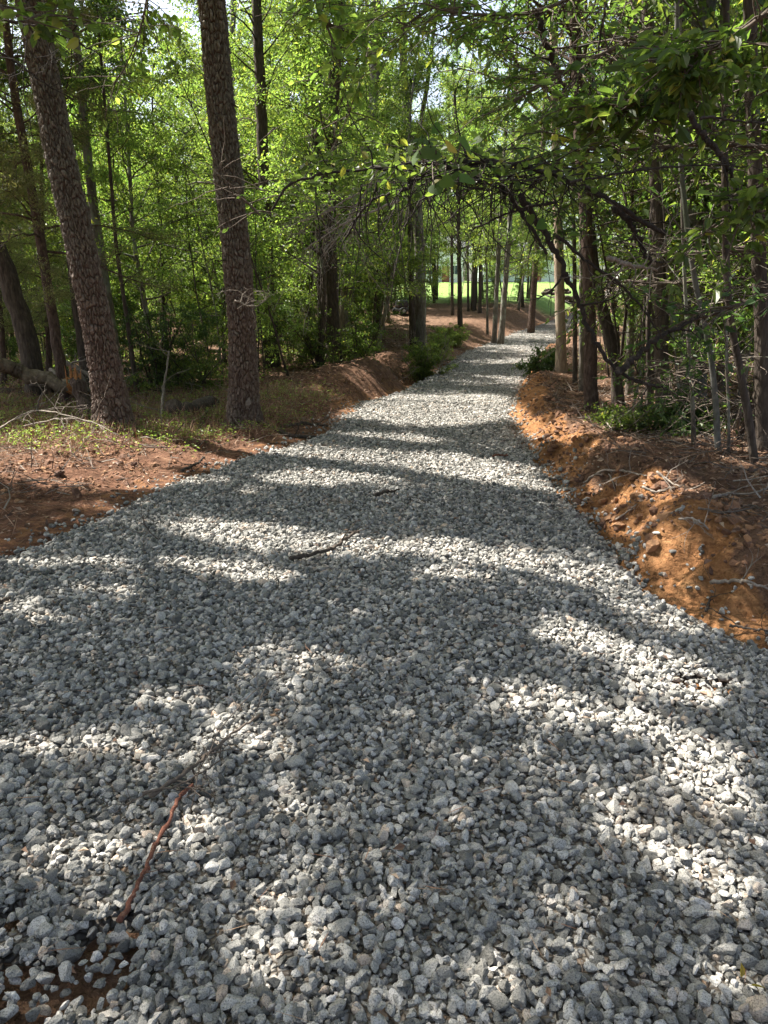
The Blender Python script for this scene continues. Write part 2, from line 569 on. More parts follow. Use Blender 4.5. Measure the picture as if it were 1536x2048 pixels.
def ground_mat():
    m, nt, p, out = mat("forest_ground")
    v = coords(nt)
    soil = N(nt, "ShaderNodeAttribute", attribute_name="soil")
    lawn = N(nt, "ShaderNodeAttribute", attribute_name="lawn")
    red = N(nt, "ShaderNodeAttribute", attribute_name="red")
    n1 = noise(nt, v, 2.0, 7, .65)
    n2 = noise(nt, v, 26, 5, .7)
    n3 = noise(nt, v, 8, 5, .6)
    n4 = noise(nt, coords(nt, (1, 1, 7)), 6, 5, .6)
    clay = ramp(nt, [(.25, (.17, .075, .03)), (.5, (.31, .145, .058)), (.75, (.44, .24, .105))], n4.outputs[0])
    clay = mixc(nt, .35, clay.outputs[0], ramp(nt, [(.34, (.07, .033, .018)), (.66, (.36, .20, .10))], n2.outputs[0]).outputs[0])
    lit = ramp(nt, [(.30, (.03, .02, .014)), (.48, (.10, .063, .042)), (.62, (.18, .12, .08)), (.78, (.30, .22, .16))], n2.outputs[0])
    lit = mixc(nt, .4, lit.outputs[0], ramp(nt, [(.3, (.11, .065, .04)), (.7, (.27, .16, .10))], n3.outputs[0]).outputs[0])
    lit2 = mixc(nt, red.outputs['Fac'], lit, ramp(nt, [(.3, (.06, .03, .018)), (.52, (.15, .07, .042)), (.75, (.27, .15, .09))], n3.outputs[0]).outputs[0])
    # ragged boundary between clay and litter
    ma = N(nt, "ShaderNodeMath", operation='ADD')
    nt.links.new(soil.outputs['Fac'], ma.inputs[0])
    mm = N(nt, "ShaderNodeMath", operation='MULTIPLY_ADD')
    nt.links.new(n3.outputs[0], mm.inputs[0])
    mm.inputs[1].default_value = 1.1
    mm.inputs[2].default_value = -.55
    nt.links.new(mm.outputs[0], ma.inputs[1])
    f = ramp(nt, [(.35, (0, 0, 0)), (.6, (1, 1, 1))], ma.outputs[0])
    c = mixc(nt, f.outputs[0], lit2, clay)
    gr = ramp(nt, [(.3, (.12, .19, .05)), (.55, (.17, .26, .07)), (.8, (.24, .31, .10))], n1.outputs[0])
    c = mixc(nt, lawn.outputs['Fac'], c, gr.outputs[0])
    nt.links.new(c, p.inputs['Base Color'])
    p.inputs['Roughness'].default_value = .95
    p.inputs['Specular IOR Level'].default_value = .1
    b = bump(nt, n3.outputs[0], .08, 1)
    nt.links.new(bump(nt, n2.outputs[0], .04, 1, b), p.inputs['Normal'])
    return m


GROUND = ground_mat()


def plain(name, c, rough=.6, metal=0, var=.25, sc=6, bumpd=.002):
    m, nt, p, out = mat(name)
    n = noise(nt, coords(nt), sc, 5)
    r = ramp(nt, [(.3, tuple(x * (1 - var) for x in c)), (.7, tuple(min(1, x * (1 + var)) for x in c))], n.outputs[0])
    nt.links.new(r.outputs[0], p.inputs['Base Color'])
    p.inputs['Roughness'].default_value = rough
    p.inputs['Metallic'].default_value = metal
    nt.links.new(bump(nt, n.outputs[0], bumpd, .5), p.inputs['Normal'])
    return m


LITTER = leaf_mat("leaf_litter", [(0, (.08, .045, .028)), (.4, (.17, .10, .06)), (.75, (.28, .18, .11)), (1, (.42, .32, .22))], trans=.1, gloss=.7, tboost=(1, .9, .7))
STRAW = leaf_mat("pine_straw", [(0, (.12, .06, .035)), (.5, (.25, .13, .075)), (1, (.42, .27, .17))], trans=.05, gloss=.7, tboost=(1, .9, .7))


# ------------------------------------------------------------------ naming helpers
def tag(o, label=None, cat=None, group=None, kind=None):
    if label:
        o['label'] = label
    if cat:
        o['category'] = cat
    if group:
        o['group'] = group
    if kind:
        o['kind'] = kind
    return o


def empty(name, loc=(0, 0, 0)):
    o = bpy.data.objects.new(name, None)
    o.empty_display_size = .2
    COL.objects.link(o)
    o.location = loc
    return o


# ------------------------------------------------------------------ ground sheet
def axis(segs):
    out = []
    for a, b, s in segs:
        out.append(np.arange(a, b, s))
    return np.concatenate(out + [[segs[-1][1]]])


xs = axis([(-600, -120, 60), (-120, -30, 6), (-30, -8, .5), (-8, -4.2, .09), (-4.2, 4.5, .028), (4.5, 7, .07), (7, 30, .4), (30, 120, 6), (120, 600, 60)])
ys = axis([(-60, -6, 4), (-6, .8, .3), (.8, 9, .028), (9, 16, .045), (16, 30, .11), (30, 60, .4), (60, 140, 2), (140, 700, 40)])
X, Yg = np.meshgrid(xs, ys)
Zg = height(X, Yg)
L_, R_ = road_l(Yg), road_r(Yg)
dL, dR = L_ - X, X - R_
soil = np.maximum(np.where(dR > -.3, 1 - sm(.30, .58, dR + .42 * fbm(X * 1.6, Yg * 1.6, 3, 51)), 0) * np.interp(Yg, [13, 22], [1, .55]),
                  np.where(dL > -.3, 1 - sm(.15, .9, dL + .35 * fbm(X * 1.2, Yg * 1.2, 3, 52)), 0) * np.interp(Yg, [0, 11, 14, 18, 30], [.34, .42, .8, .55, .3]))
soil = np.where((dL < 0) & (dR < 0), np.where(X < 0, .3, .75), soil)
soil = np.where((X < 0) & (Yg < 3), .25, soil)
red = np.where(dL > 0, (1 - sm(1.6, 3.4, dL)) * np.interp(Yg, [4, 9, 14, 30], [.85, .6, .5, .2]), .25 * (1 - sm(.5, 3, dR)))
lawn = sm(50, 54, Yg + 2.0 * fbm(X * .15, Yg * .15, 2, 53) - np.clip(-X - 6, 0, 20) * .6) * sm(.2, .8, np.maximum(dL, dR))
mb = MB()
ny, nx = X.shape
idx = (np.arange(ny - 1)[:, None] * nx + np.arange(nx - 1)[None, :]).ravel()
mb.add(np.stack([X, Yg, Zg], -1).reshape(-1, 3), np.stack([idx, idx + 1, idx + nx + 1, idx + nx], -1))
g = mb.build("ground", GROUND, smooth=True, attrs={"soil": soil.ravel(), "red": red.ravel(), "lawn": lawn.ravel()})
tag(g, kind='structure')

# gravel bed of the road
def patch(x, y):
    """0 where earth shows through the gravel"""
    m = 1.0
    for cx, cy, rx_, ry_ in EARTH:
        m = np.minimum(m, sm(.7, 1.25, np.hypot((x - cx) / rx_, (y - cy) / ry_) + .7 * fbm(x * 11, y * 11, 3, 61)))
    return m


EARTH = [(*flat(90, 1985), .17, .11), (*flat(190, 1920), .08, .09), (*flat(250, 1860), .05, .05), (*flat(1400, 1370), .10, .06), (*flat(20, 1835), .06, .05)]
ry = axis([(-5, 1, .25), (1, 16, .05), (16, 30, .12), (30, 130, .5)])
u = np.linspace(0, 1, 90)
U, Yr = np.meshgrid(u, ry)
A_, B_ = road_l(Yr) - .06, road_r(Yr) + .06
Xr = A_ + (B_ - A_) * U
edge = np.minimum(U, 1 - U) * (B_ - A_)
Zr = road_z(Yr) + .012 * fbm(Xr * 1.1, Yr * 1.1, 3, 62) + .01 * fbm(Xr * 4, Yr * 4, 2, 63) + .012 - .07 * (1 - sm(0, .14, edge)) - .10 * (1 - patch(Xr, Yr))
rut = np.exp(-((edge - .75) / .25) ** 2)
Zr -= .018 * rut
mb = MB()
ny, nx = Xr.shape
idx = (np.arange(ny - 1)[:, None] * nx + np.arange(nx - 1)[None, :]).ravel()
mb.add(np.stack([Xr, Yr, Zr], -1).reshape(-1, 3), np.stack([idx, idx + 1, idx + nx + 1, idx + nx], -1))
tag(mb.build("gravel_road", ROADM, smooth=True), kind='structure')


# ------------------------------------------------------------------ crushed stone
def ico(sub):
    import bmesh
    bm = bmesh.new()
    bmesh.ops.create_icosphere(bm, subdivisions=sub, radius=1)
    bm.verts.ensure_lookup_table()
    v = np.array([x.co[:] for x in bm.verts])
    f = np.array([[q.index for q in t.verts] for t in bm.faces])
    bm.free()
    return v, f


def stone_variants(sub, n, rng):
    v0, f0 = ico(sub)
    out = []
    for k in range(n):
        v = v0.copy() * (1 + .06 * rng.normal(size=(len(v0), 1)) * (sub > 1))
        for q in range(12):
            nn = nrm(rng.normal(size=3))
            d = rng.uniform(.48, .82)
            s = v @ nn
            v = v - np.maximum(0, s - d)[:, None] * nn[None, :] * .97
        v /= np.abs(v).max(0)
        v *= np.array([1, rng.uniform(.5, .9), rng.uniform(.38, .8)])
        if sub > 2:
            v += rng.normal(size=v.shape) * .006
        out.append(v)
    return np.array(out), f0


def rot_mats(n, rng, tilt=.5):
    a = rng.uniform(0, 2 * np.pi, n)
    b = rng.normal(0, tilt, n)
    c = rng.normal(0, tilt, n)
    ca, sa, cb, sb, cc, sc_ = np.cos(a), np.sin(a), np.cos(b), np.sin(b), np.cos(c), np.sin(c)
    z = np.zeros(n)
    o = np.ones(n)
    Rz = np.stack([ca, -sa, z, sa, ca, z, z, z, o], -1).reshape(n, 3, 3)
    Rx = np.stack([o, z, z, z, cb, -sb, z, sb, cb], -1).reshape(n, 3, 3)
    Ry = np.stack([cc, z, sc_, z, o, z, -sc_, z, cc], -1).reshape(n, 3, 3)
    return Rz @ Rx @ Ry


def scatter_stones(mb, P, size, sub, rng, tilt=.6):
    if not len(P):
        return
    V, F = stone_variants(sub, 40, rng)
    k = rng.integers(0, len(V), len(P))
    M = rot_mats(len(P), rng, tilt)
    W = np.einsum('nij,nvj->nvi', M, V[k]) * size[:, None, None] + P[:, None, :]
    nv = V.shape[1]
    FF = (F[None] + (np.arange(len(P)) * nv)[:, None, None]).reshape(-1, 3)
    mb.add(W.reshape(-1, 3), FF, np.repeat(rng.random(len(P)), len(F)))


def stone_field(y0, y1, sp, rng, layers=((0, 1.0), (.010, .55), (.021, .14)), xl=-3.2, xr=3.2):
    out = []
    for dz, keep in layers:
        gx, gy = np.meshgrid(np.arange(xl, xr, sp), np.arange(y0, y1, sp))
        gx = gx + rng.uniform(-.5, .5, gx.shape) * sp
        gy = gy + rng.uniform(-.5, .5, gy.shape) * sp
        x, y = gx.ravel(), gy.ravel()
        L, Q = road_l(y), road_r(y)
        d = np.minimum(x - L, Q - x) + .16 * fbm(x * 2.4, y * 2.4, 3, 71)
        pr = keep * sm(-.16, .12, d) * (.28 + .72 * patch(x, y))
        pr = np.maximum(pr, .04 * (d > -.34) * keep)
        k = rng.random(len(x)) < pr
        x, y, d = x[k], y[k], d[k]
        zz = np.where(d > .05, road_z(y) + .012 * fbm(x * 1.1, y * 1.1, 3, 62) + .012 + .01 * fbm(x * 4, y * 4, 2, 63) - .012 * (1 - patch(x, y)), height(x, y) + .006)
        out.append(np.stack([x, y, zz + dz + rng.normal(0, .004, len(x))], -1))
    return np.concatenate(out)


rng = np.random.default_rng(11)
mb = MB()
for y0, y1, sp, sub in ((1.0, 1.8, .0212, 3), (1.8, 5.5, .0222, 2), (5.5, 16, .025, 1)):
    P = stone_field(y0, y1, sp, rng)
    if sub == 3:
        vis = np.abs(P[:, 0]) < P[:, 1] * .62 + .35
        P = P[vis]
    s = (rng.lognormal(math.log(.0142), .36, len(P)) * np.interp(P[:, 1], [2, 9, 16], [1, 1.02, 1.08])).clip(.006, .036)
    scatter_stones(mb, P, s, sub, rng)
tag(mb.build("gravel", STONE), 'loose crushed grey granite covering the driveway', kind='stuff')
del mb
mb = MB()
P = stone_field(16, 42, .055, rng, ((0, 1.0),), xl=-1, xr=12)
s = rng.lognormal(math.log(.026), .25, len(P))
scatter_stones(mb, P, s, 1, rng)
tag(mb.build("far_gravel", STONE), 'crushed grey stone on the far stretch of the driveway', kind='stuff')

# ------------------------------------------------------------------ unseen canopy added to shade the near drive, shaped around sun gaps
def project(x, y, z):
    dx, dy, dz = x, y, z - CAMH
    dep = dy * CP - dz * SP
    v = dy * SP + dz * CP
    return 768 + FPX * dx / dep, 1024 - FPX * v / dep


# sun patches wanted on the ground, where canopy leaves are left out (photograph pixels: centre, half sizes, slant, strength)
GAPS = [(150, 1135, 150, 13, .0, .9), (560, 1085, 230, 28, .10, 1), (470, 1150, 150, 22, .12, 1), (220, 1190, 80, 16, .1, .6), (870, 822, 210, 34, 0, 1),
        (740, 880, 150, 10, .05, .8), (820, 925, 300, 17, .08, .85), (640, 962, 130, 16, 0, .7), (980, 958, 150, 13, .15, .8), (1110, 990, 110, 12, .2, .8),
        (560, 905, 90, 12, 0, .7), (1000, 1125, 160, 22, .1, .75), (850, 1100, 110, 16, -.05, .7), (900, 1160, 90, 12, .05, .8), (1180, 1160, 130, 26, .2, .8),
        (1310, 1230, 120, 40, .25, .85), (1360, 1370, 130, 50, .15, 1), (1180, 1290, 120, 40, .3, .7), (1100, 1420, 120, 40, .2, .6), (1330, 1480, 200, 40, .3, .65),
        (1440, 1590, 130, 60, .4, .7), (1240, 1620, 70, 60, .2, .5), (1400, 1770, 130, 60, .4, .85), (1290, 1700, 90, 40, .3, .7), (1170, 1880, 110, 60, .2, .5), (1020, 1990, 110, 70, 0, .8),
        (1480, 1990, 90, 70, 0, .7), (150, 1500, 160, 28, .1, .9), (330, 1530, 60, 25, .1, .6), (545, 1500, 65, 32, .1, 1), (110, 1740, 170, 60, -.4, .85), (390, 1680, 90, 40, -.3, .7),
        (540, 1840, 60, 50, .3, .7), (20, 1880, 70, 45, 0, .8), (760, 1480, 60, 25, 0, .3), (40, 1220, 60, 20, 0, .7), (150, 950, 230, 26, 0, .9), (320, 896, 300, 34, 0, .95), (380, 965, 90, 12, 0, .8), (60, 905, 120, 25, 0, .8),
        (620, 870, 100, 10, .1, .8), (240, 1010, 90, 8, 0, .5), (1060, 840, 45, 26, .6, 1), (1160, 840, 110, 20, .1, .8), (1240, 960, 60, 26, .3, .7), (1360, 960, 130, 14, .1, .8), (1260, 1030, 60, 22, .3, .8),
        (1370, 1130, 60, 40, .4, .9), (1460, 1230, 80, 30, .2, .9), (1420, 1060, 50, 20, 0, .6), (700, 1240, 80, 20, 0, .25), (1300, 880, 60, 12, 0, .5)]


def open_sky(x, y):
    """0 in shade .. 1 in a sun gap"""
    z = np.where((x > road_l(y)) & (x < road_r(y)), road_z(y), np.where(x > road_r(y), np.interp(x - road_r(y), [0, .5], [0, 1]) * np.interp(y, [2, 4, 14], [.08, .38, .38]), np.interp(y, [0, 8, 14], [.0, .04, .14])))
    yy = np.maximum(y, .95)
    px, py = project(x, yy, z)
    px = px + 11 * fbm(x * 3.3, y * 3.3, 2, 81) * 2.2 / np.maximum(yy, 1.5) * 2
    py = py + 6 * fbm(x * 3.1 + 9, y * 3.1, 2, 82) * 2.2 / np.maximum(yy, 1.5) * 2
    o = np.zeros_like(x)
    for cx, cy_, rx_, ry_, sl_, st in GAPS:
        q = np.hypot((px - cx) / rx_, (py - cy_ - sl_ * (px - cx)) / ry_)
        o = np.maximum(o, min(1, st * 1.45) * (1 - sm(.85, 1.18, q)))
    out = (y < .95) | (px < -60) | (px > 1600)
    o = np.where(out, .8 * (fbm(x * 1.1, y * 1.1, 3, 83) > .12), o)
    beyond = x - road_r(y) > 1.5
    o = np.where(beyond, np.maximum(o, .9 * (fbm(x * 1.3, y * 1.3, 2, 85) > -.12)), o)
    # fine speckle of light everywhere
    o = np.maximum(o, .8 * (fbm(x * 2.6, y * 2.6, 2, 84) > .50))
    return o


S3 = np.array(SUN)


def in_gap(base, rg, amount=.95):
    """for crowns that would fill a sun gap: True where a leaf may stay"""
    def f(P):
        W = P + base
        h = W[:, 2] - .1
        return rg.random(len(P)) > amount * open_sky(W[:, 0] - S3[0] / S3[2] * h, W[:, 1] - S3[1] / S3[2] * h) * (W[:, 1] - S3[1] / S3[2] * h < 15)
    return f


# ------------------------------------------------------------------ tree growing
def curve(p0, d0, L, n, rng, wob=.12, grav=0.0, up=0.0):
    P = [np.array(p0, float)]
    d = nrm(np.array(d0, float))
    for k in range(n - 1):
        d = nrm(d + rng.normal(size=3) * wob + np.array([0, 0, up - grav]))
        P.append(P[-1] + d * L / (n - 1))
    return np.array(P)


def interp_poly(P, t):
    """points of a polyline at fractions t"""
    P = np.asarray(P)
    t = np.atleast_1d(t) * (len(P) - 1)
    i = np.clip(t.astype(int), 0, len(P) - 2)
    f = (t - i)[:, None]
    return P[i] * (1 - f) + P[i + 1] * f


def smooth_poly(P, n):
    P = np.array([list(p) for p in P], float)
    for _ in range(3):
        Q = np.repeat(P, 2, 0)[1:-1].copy()
        Q[0::2] = P[:-1] * .75 + P[1:] * .25
        Q[1::2] = P[:-1] * .25 + P[1:] * .75
        P = np.vstack([P[:1], Q, P[-1:]])
    s = np.concatenate([[0], np.cumsum(np.linalg.norm(np.diff(P, axis=0), axis=1))])
    t = np.linspace(0, s[-1], n)
    return np.stack([np.interp(t, s, P[:, k]) for k in range(3)], -1)


def grow(trunk_mb, crown_mb, P, rad, rng, z0, z1, nb, bl, leaf=.07, nleaf=30, nsub=6, elev=(5, 50), width=.5, fine=False,
         spread=.16, flatness=.6, needle=False, az=None, limbr=.35, droop=.06, bare=0.0, limb_sides=5, keep=None):
    P = np.asarray(P, float)
    rad = np.broadcast_to(rad, (len(P),))
    H = P[:, 2]
    LP_, LD_ = [], []
    for b in range(nb):
        q = (b + rng.random()) / nb
        z = z0 + (z1 - z0) * q
        i = int(np.clip(np.searchsorted(H, z), 1, len(P) - 1))
        f = np.clip((z - H[i - 1]) / max(1e-6, H[i] - H[i - 1]), 0, 1)
        p = P[i - 1] * (1 - f) + P[i] * f
        r = rad[i - 1] * (1 - f) + rad[i] * f
        a = rng.uniform(0, 2 * np.pi) if az is None else rng.normal(az[0], az[1])
        e = math.radians(rng.uniform(*elev) + 25 * q)
        L = (bl[0] * (1 - q) + bl[1] * q) * rng.uniform(.6, 1.25)
        B = curve(p, (math.cos(a) * math.cos(e), math.sin(a) * math.cos(e), math.sin(e)), L, 7, rng, .16, droop)
        br = max(.006, min(r * .5, .013 * L * limbr * 2.4))
        tube(trunk_mb, B, np.linspace(br, br * .25, 7), limb_sides)
        if rng.random() < bare:
            continue
        for s in range(nsub):
            t = rng.uniform(.22, 1)
            sp = interp_poly(B, t)[0]
            bd = B[-1] - B[0]
            aa = math.atan2(bd[1], bd[0]) + rng.choice([-1, 1]) * rng.uniform(.3, 1.2)
            ee = rng.uniform(-.2, .6)
            sl_ = L * rng.uniform(.22, .5) * (1.15 - .5 * t)
            S = curve(sp, (math.cos(aa) * math.cos(ee), math.sin(aa) * math.cos(ee), math.sin(ee)), sl_, 5, rng, .2, droop)
            tube(crown_mb, S, np.linspace(br * .38, .0025, 5), 3, mat=1, cap=False)
            k = int(nleaf * rng.uniform(.6, 1.4))
            pp = interp_poly(S, rng.random(k) ** .7)
            off = rng.normal(size=(k, 3)) * spread * np.array([1, 1, .45]) * (sl_ * .8 + .3)
            LP_.append(pp + off)
            LD_.append(nrm(off + (S[-1] - S[0]) * .35 + rng.normal(size=(k, 3)) * .25 + np.array([0, 0, -.12])))
    if LP_:
        LPa, LDa = np.concatenate(LP_), np.concatenate(LD_)
        if keep is not None:
            kk = keep(LPa)
            LPa, LDa = LPa[kk], LDa[kk]
        leaves(crown_mb, LPa, LDa, leaf * rng.uniform(.6, 1.3, len(LPa)), rng, width, fine, flatness)


def extend(P, z, rng, wob=.02):
    """carry a trunk on upward beyond the top of the photograph"""
    P = [np.array(p, float) for p in P]
    d = nrm(P[-1] - P[-2])
    d = nrm(d * .7 + np.array([0, 0, .3]))
    while P[-1][2] < z:
        d = nrm(d + rng.normal(size=3) * wob + np.array([0, 0, .03]))
        P.append(P[-1] + d * .9)
    return P


def px_poly(pts, Y, drift=0):
    """trunk line given by photograph pixels, standing at distance Y; the foot goes into the soil"""
    out = []
    for k, (px, py) in enumerate(pts):
        p = at(px, py, Y + drift * k)
        out.append(np.array(p))
    b = out[0]
    zg = hz(b[0], b[1])
    out[0] = np.array([b[0], b[1], zg - .15])
    return out


def make_tree(name, label, cat, pts, wpx, bark, leafm, top=9, crown=None, group=None, Y=None, seed=0, flare=1.25, sides=10, taper=.45, twig=None, drift=0):
    rng = np.random.default_rng(seed + 100)
    if Y is None:
        Y = ground(*pts[0]).y
    P = px_poly(pts, Y, drift)
    if top:
        P = extend(P, top, rng)
    n = max(14, int(len(P) * 4))
    P = smooth_poly(P, n)
    r0 = wpx / FPX * Y / 2
    t = np.linspace(0, 1, n)
    rad = r0 * (1 - (1 - taper) * t) * (1 + (flare - 1) * np.exp(-t * n * .5))
    base = P[0].copy()
    Pl = P - base
    tm, cm = MB(), MB()
    tube(tm, Pl + rng.normal(size=P.shape) * r0 * .05, rad, sides, rough=.05, seed=seed)
    if crown:
        c = dict(crown)
        z0 = c.pop('z0')
        z1 = c.pop('z1', P[-1][2] - .1)
        if base[1] < 20:
            c['keep'] = in_gap(base, rng)
        grow(tm, cm, Pl, rad, rng, z0 - base[2], z1 - base[2], c.pop('nb', 20), c.pop('bl', (2.2, 1.0)), **c)
    root = empty(name, base)
    tag(root, label, cat, group)
    tm.build("trunk", bark, root, smooth=True)
    if cm.n:
        cm.build("crown", [leafm, twig or BARK_TWIG], root)
    return root


def copy_tree(o, loc, rz, sc, label=None, group=None, parent=None):
    c = o.copy()
    COL.objects.link(c)
    c.location = loc
    c.rotation_euler = (0, 0, rz)
    c.scale = (sc, sc, sc)
    if label:
        c['label'] = label
    if group:
        c['group'] = group
    for ch in o.children:
        d = ch.copy()
        COL.objects.link(d)
        d.parent = c
    return c


# ------------------------------------------------------------------ the two big pines, bark plates in real relief
def plate_tree(name, label, pts, wpx, seed, crown_z, top=13):
    rng = np.random.default_rng(seed)
    Y = ground(*pts[0]).y
    P = extend(px_poly(pts, Y), top, rng, .01)
    dense = smooth_poly(P, 900)
    zsplit = 7.2
    k = np.searchsorted(dense[:, 2], zsplit)
    low, high = dense[:k + 1], dense[k:]
    base = P[0]
    ws = [w * .68 / FPX * Y / 2 for w in wpx]
    rfun = lambda z: np.interp(z, [base[2], base[2] + .35, base[2] + 1.2, 3.5, 6, top], [ws[0] * 1.10, ws[0] * .98, ws[1], ws[2], ws[3], ws[3] * .5])
    L = np.concatenate([[0], np.cumsum(np.linalg.norm(np.diff(low, axis=0), axis=1))])
    n = int(L[-1] / .011)
    tt = np.linspace(0, L[-1], n)
    C = np.stack([np.interp(tt, L, low[:, q]) for q in range(3)], -1)
    T, A, B = frames(C)
    S = 150
    th = np.arange(S + 1) / S * 2 * np.pi
    r = rfun(C[:, 2])[:, None] * np.ones(S + 1)
    rm = ws[1]
    # plates: cells in (angle, height), periodic in angle
    nu = max(8, int(2 * np.pi * rm / .031))
    hv = .105
    uu = (th / (2 * np.pi) * nu)[None, :] + np.zeros((n, 1))
    vv = (tt / hv)[:, None] + np.zeros((1, S + 1))
    uu = uu + .9 * (fbm(uu * .6, vv * .9, 3, seed + 3)) * np.sin(th / 2)[None, :]
    vv = vv + .5 * (fbm(uu * .5, vv * .5, 3, seed + 4)) * np.sin(th / 2)[None, :]
    best = np.full(uu.shape, 9.0)
    sec = best.copy()
    cell = np.zeros(uu.shape)
    ui, vi = np.floor(uu).astype(int), np.floor(vv).astype(int)
    for du in (-1, 0, 1):
        for dv in (-1, 0, 1):
            a, b = ui + du, vi + dv
            am = np.mod(a, nu)
            jx, jy = _hash(am, b, am * 0, seed), _hash(am, b, am * 0, seed + 1)
            d = np.hypot((a + .1 + .8 * jx - uu) * 1.2, b + .05 + .9 * jy - vv)
            h = _hash(am, b, am * 0, seed + 2)
            m = d < best
            sec = np.where(m, best, np.minimum(sec, d))
            cell = np.where(m, h, cell)
            best = np.where(m, d, best)
    e = sec - best
    plate = sm(.02, .20 + .22 * cell, e)
    fine = fbm(uu * 3.2, vv * 4.0, 3, seed + 5)
    flake = sm(-.25, .45, fbm(uu * 1.6, vv * 3.0, 3, seed + 15))
    disp = plate * (.012 + .016 * cell) + .009 * flake * plate + .0045 * fine + .012 * fbm(uu * .35, vv * .25, 2, seed + 6)
    # root flare in lobes
    zz = (C[:, 2] - base[2])[:, None]
    lob = .5 + .5 * np.cos(th[None, :] * 5 + 1.3 * seed)
    disp = disp + np.exp(-zz / .24) * (.05 + .12 * lob)
    # stub scars
    for q in range(5):
        cu, cv = rng.uniform(0, 2 * np.pi), rng.uniform(1.5, 6.5)
        dd = np.hypot(((th[None, :] - cu + np.pi) % (2 * np.pi) - np.pi) * rm, (tt[:, None] - cv))
        disp = disp + .03 * np.exp(-(dd / .07) ** 2) - .035 * np.exp(-(dd / .03) ** 2)
    rr = r - .012 + disp
    rr[:, -1] = rr[:, 0]
    V = C[:, None, :] + rr[:, :, None] * (np.cos(th)[None, :, None] * A[:, None, :] + np.sin(th)[None, :, None] * B[:, None, :]) - base
    V = V[:, :S]
    i = np.arange(n - 1)[:, None] * S
    j = np.arange(S)[None, :]
    j2 = (j + 1) % S
    F = np.stack([i + j, i + j2, i + S + j2, i + S + j], -1).reshape(-1, 4)
    mb = MB()
    mb.add(V.reshape(-1, 3), F)
    pa = (plate * (.7 + .3 * fine))[:, :S].ravel()
    ca = np.clip(cell * .65 + .35 * flake + .2 * fine, 0, 1)[:, :S].ravel()
    lowa = (np.broadcast_to(1 - sm(1.0, 3.2, zz + .5 * fbm(uu * .5, vv * .3, 2, 9)), uu.shape))[:, :S].ravel()
    # upper trunk, above the picture
    hi = high[::12] - base
    k0 = mb.n
    tube(mb, hi, rfun(high[::12, 2]), 16, rough=.04)
    ex = mb.n - k0
    root = empty(name, base)
    tag(root, label, 'pine tree')
    pad = lambda a, v: np.concatenate([a, np.full(ex, v)])
    mb.build("trunk", PINE_BARK, root, smooth=False, attrs={"plate": pad(pa, .7), "cell": pad(ca, .6), "low": pad(lowa, 0)})
    return root, P, rfun


PINE_L, PL_, _ = plate_tree("pine_tree", "big leaning pine with thick plated bark at far left, behind the leafy ground cover",
                       [(233, 855), (188, 610), (140, 400), (98, 200), (62, 0)], [92, 80, 70, 60], 3, 8)
PINE_C, PC_, _ = plate_tree("pine_tree", "big upright pine with plated bark and red-brown foot, nearest the left edge of the drive",
                       [(488, 853), (484, 640), (463, 400), (437, 180), (424, 0)], [84, 74, 70, 60], 5, 8)
# pine crowns: boughs far above the picture
for root, P in ((PINE_L, PL_), (PINE_C, PC_)):
    rng = np.random.default_rng(int(abs(root.location.x) * 100))
    tm, cm = MB(), MB()
    base = np.array(root.location)
    pl = smooth_poly(P, 30) - base
    grow(tm, cm, pl, np.linspace(.2, .08, 30), rng, 9.0, 12.8, 14, (2.0, 1.2), leaf=.17, nleaf=60, nsub=6, width=.05, spread=.2, flatness=.1, elev=(0, 30), keep=in_gap(base, rng))
    tm.build("bough", BARK_DARK, root, smooth=True)
    cm.build("crown", [NEEDLE, BARK_TWIG], root)
# dead stubs on the pines
for root, spots in ((PINE_C, [(452, 205), (438, 315), (473, 520)]), (PINE_L, [(75, 120), (118, 430), (95, 180)])):
    Yp = root.location.y
    for k, (px, py) in enumerate(spots):
        m = MB()
        p = np.array(at(px, py, Yp)) - np.array(root.location)
        rg = np.random.default_rng(k + int(px))
        tube(m, curve(p, (rg.uniform(-1, 1), -.9, -.15), .10 + .12 * rg.random() + .12, 5, rg, .1), [.022, .018, .014, .012, .006], 6)
        m.build("dead_stub", BARK_DARK, root, smooth=True)

# ------------------------------------------------------------------ trees one can tell apart
CU = lambda **k: dict(dict(nb=26, bl=(1.8, .9), leaf=.075, nleaf=46, nsub=7), **k)
T = make_tree
T("hardwood_tree", "dark slanting trunk at the left edge, rising behind the broken log", 'tree', [(75, 792), (60, 690), (22, 575), (-25, 440)], 40, BARK_DARK, LEAF_MID, 9, CU(z0=3.4, nb=20), seed=1, Y=11.6)
T("cedar_tree", "slender reddish cedar with feathery olive foliage, left of the leaning pine", 'cedar tree', [(135, 812), (112, 680), (92, 545), (72, 420), (48, 300), (20, 120)], 21, BARK_PINE2, LEAF_CEDAR, 8.0,
  dict(z0=2.2, nb=60, bl=(1.5, .8), leaf=.05, nleaf=170, nsub=7, width=.2, spread=.13, flatness=.3, elev=(-5, 35), droop=.04), seed=2, Y=11)
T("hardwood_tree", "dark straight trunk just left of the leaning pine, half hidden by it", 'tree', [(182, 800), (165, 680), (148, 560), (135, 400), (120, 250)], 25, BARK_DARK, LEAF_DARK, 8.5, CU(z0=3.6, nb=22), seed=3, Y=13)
T("hardwood_tree", "grey lichened trunk showing high behind the leaning pine", 'tree', [(238, 760), (218, 620), (195, 470), (172, 300), (158, 120), (140, 0)], 20, BARK_GREY, LEAF_MID, 12, CU(z0=4.6, nb=28, bl=(2.2, 1.2)), seed=4, Y=16)
T("sapling", "thin brown sapling close on the right of the leaning pine", 'sapling', [(270, 722), (252, 620), (235, 520), (225, 400)], 9, BARK_DARK, LEAF_LIGHT, 5, CU(z0=1.8, nb=16, bl=(1.1, .6), leaf=.06), seed=5, Y=12.5)
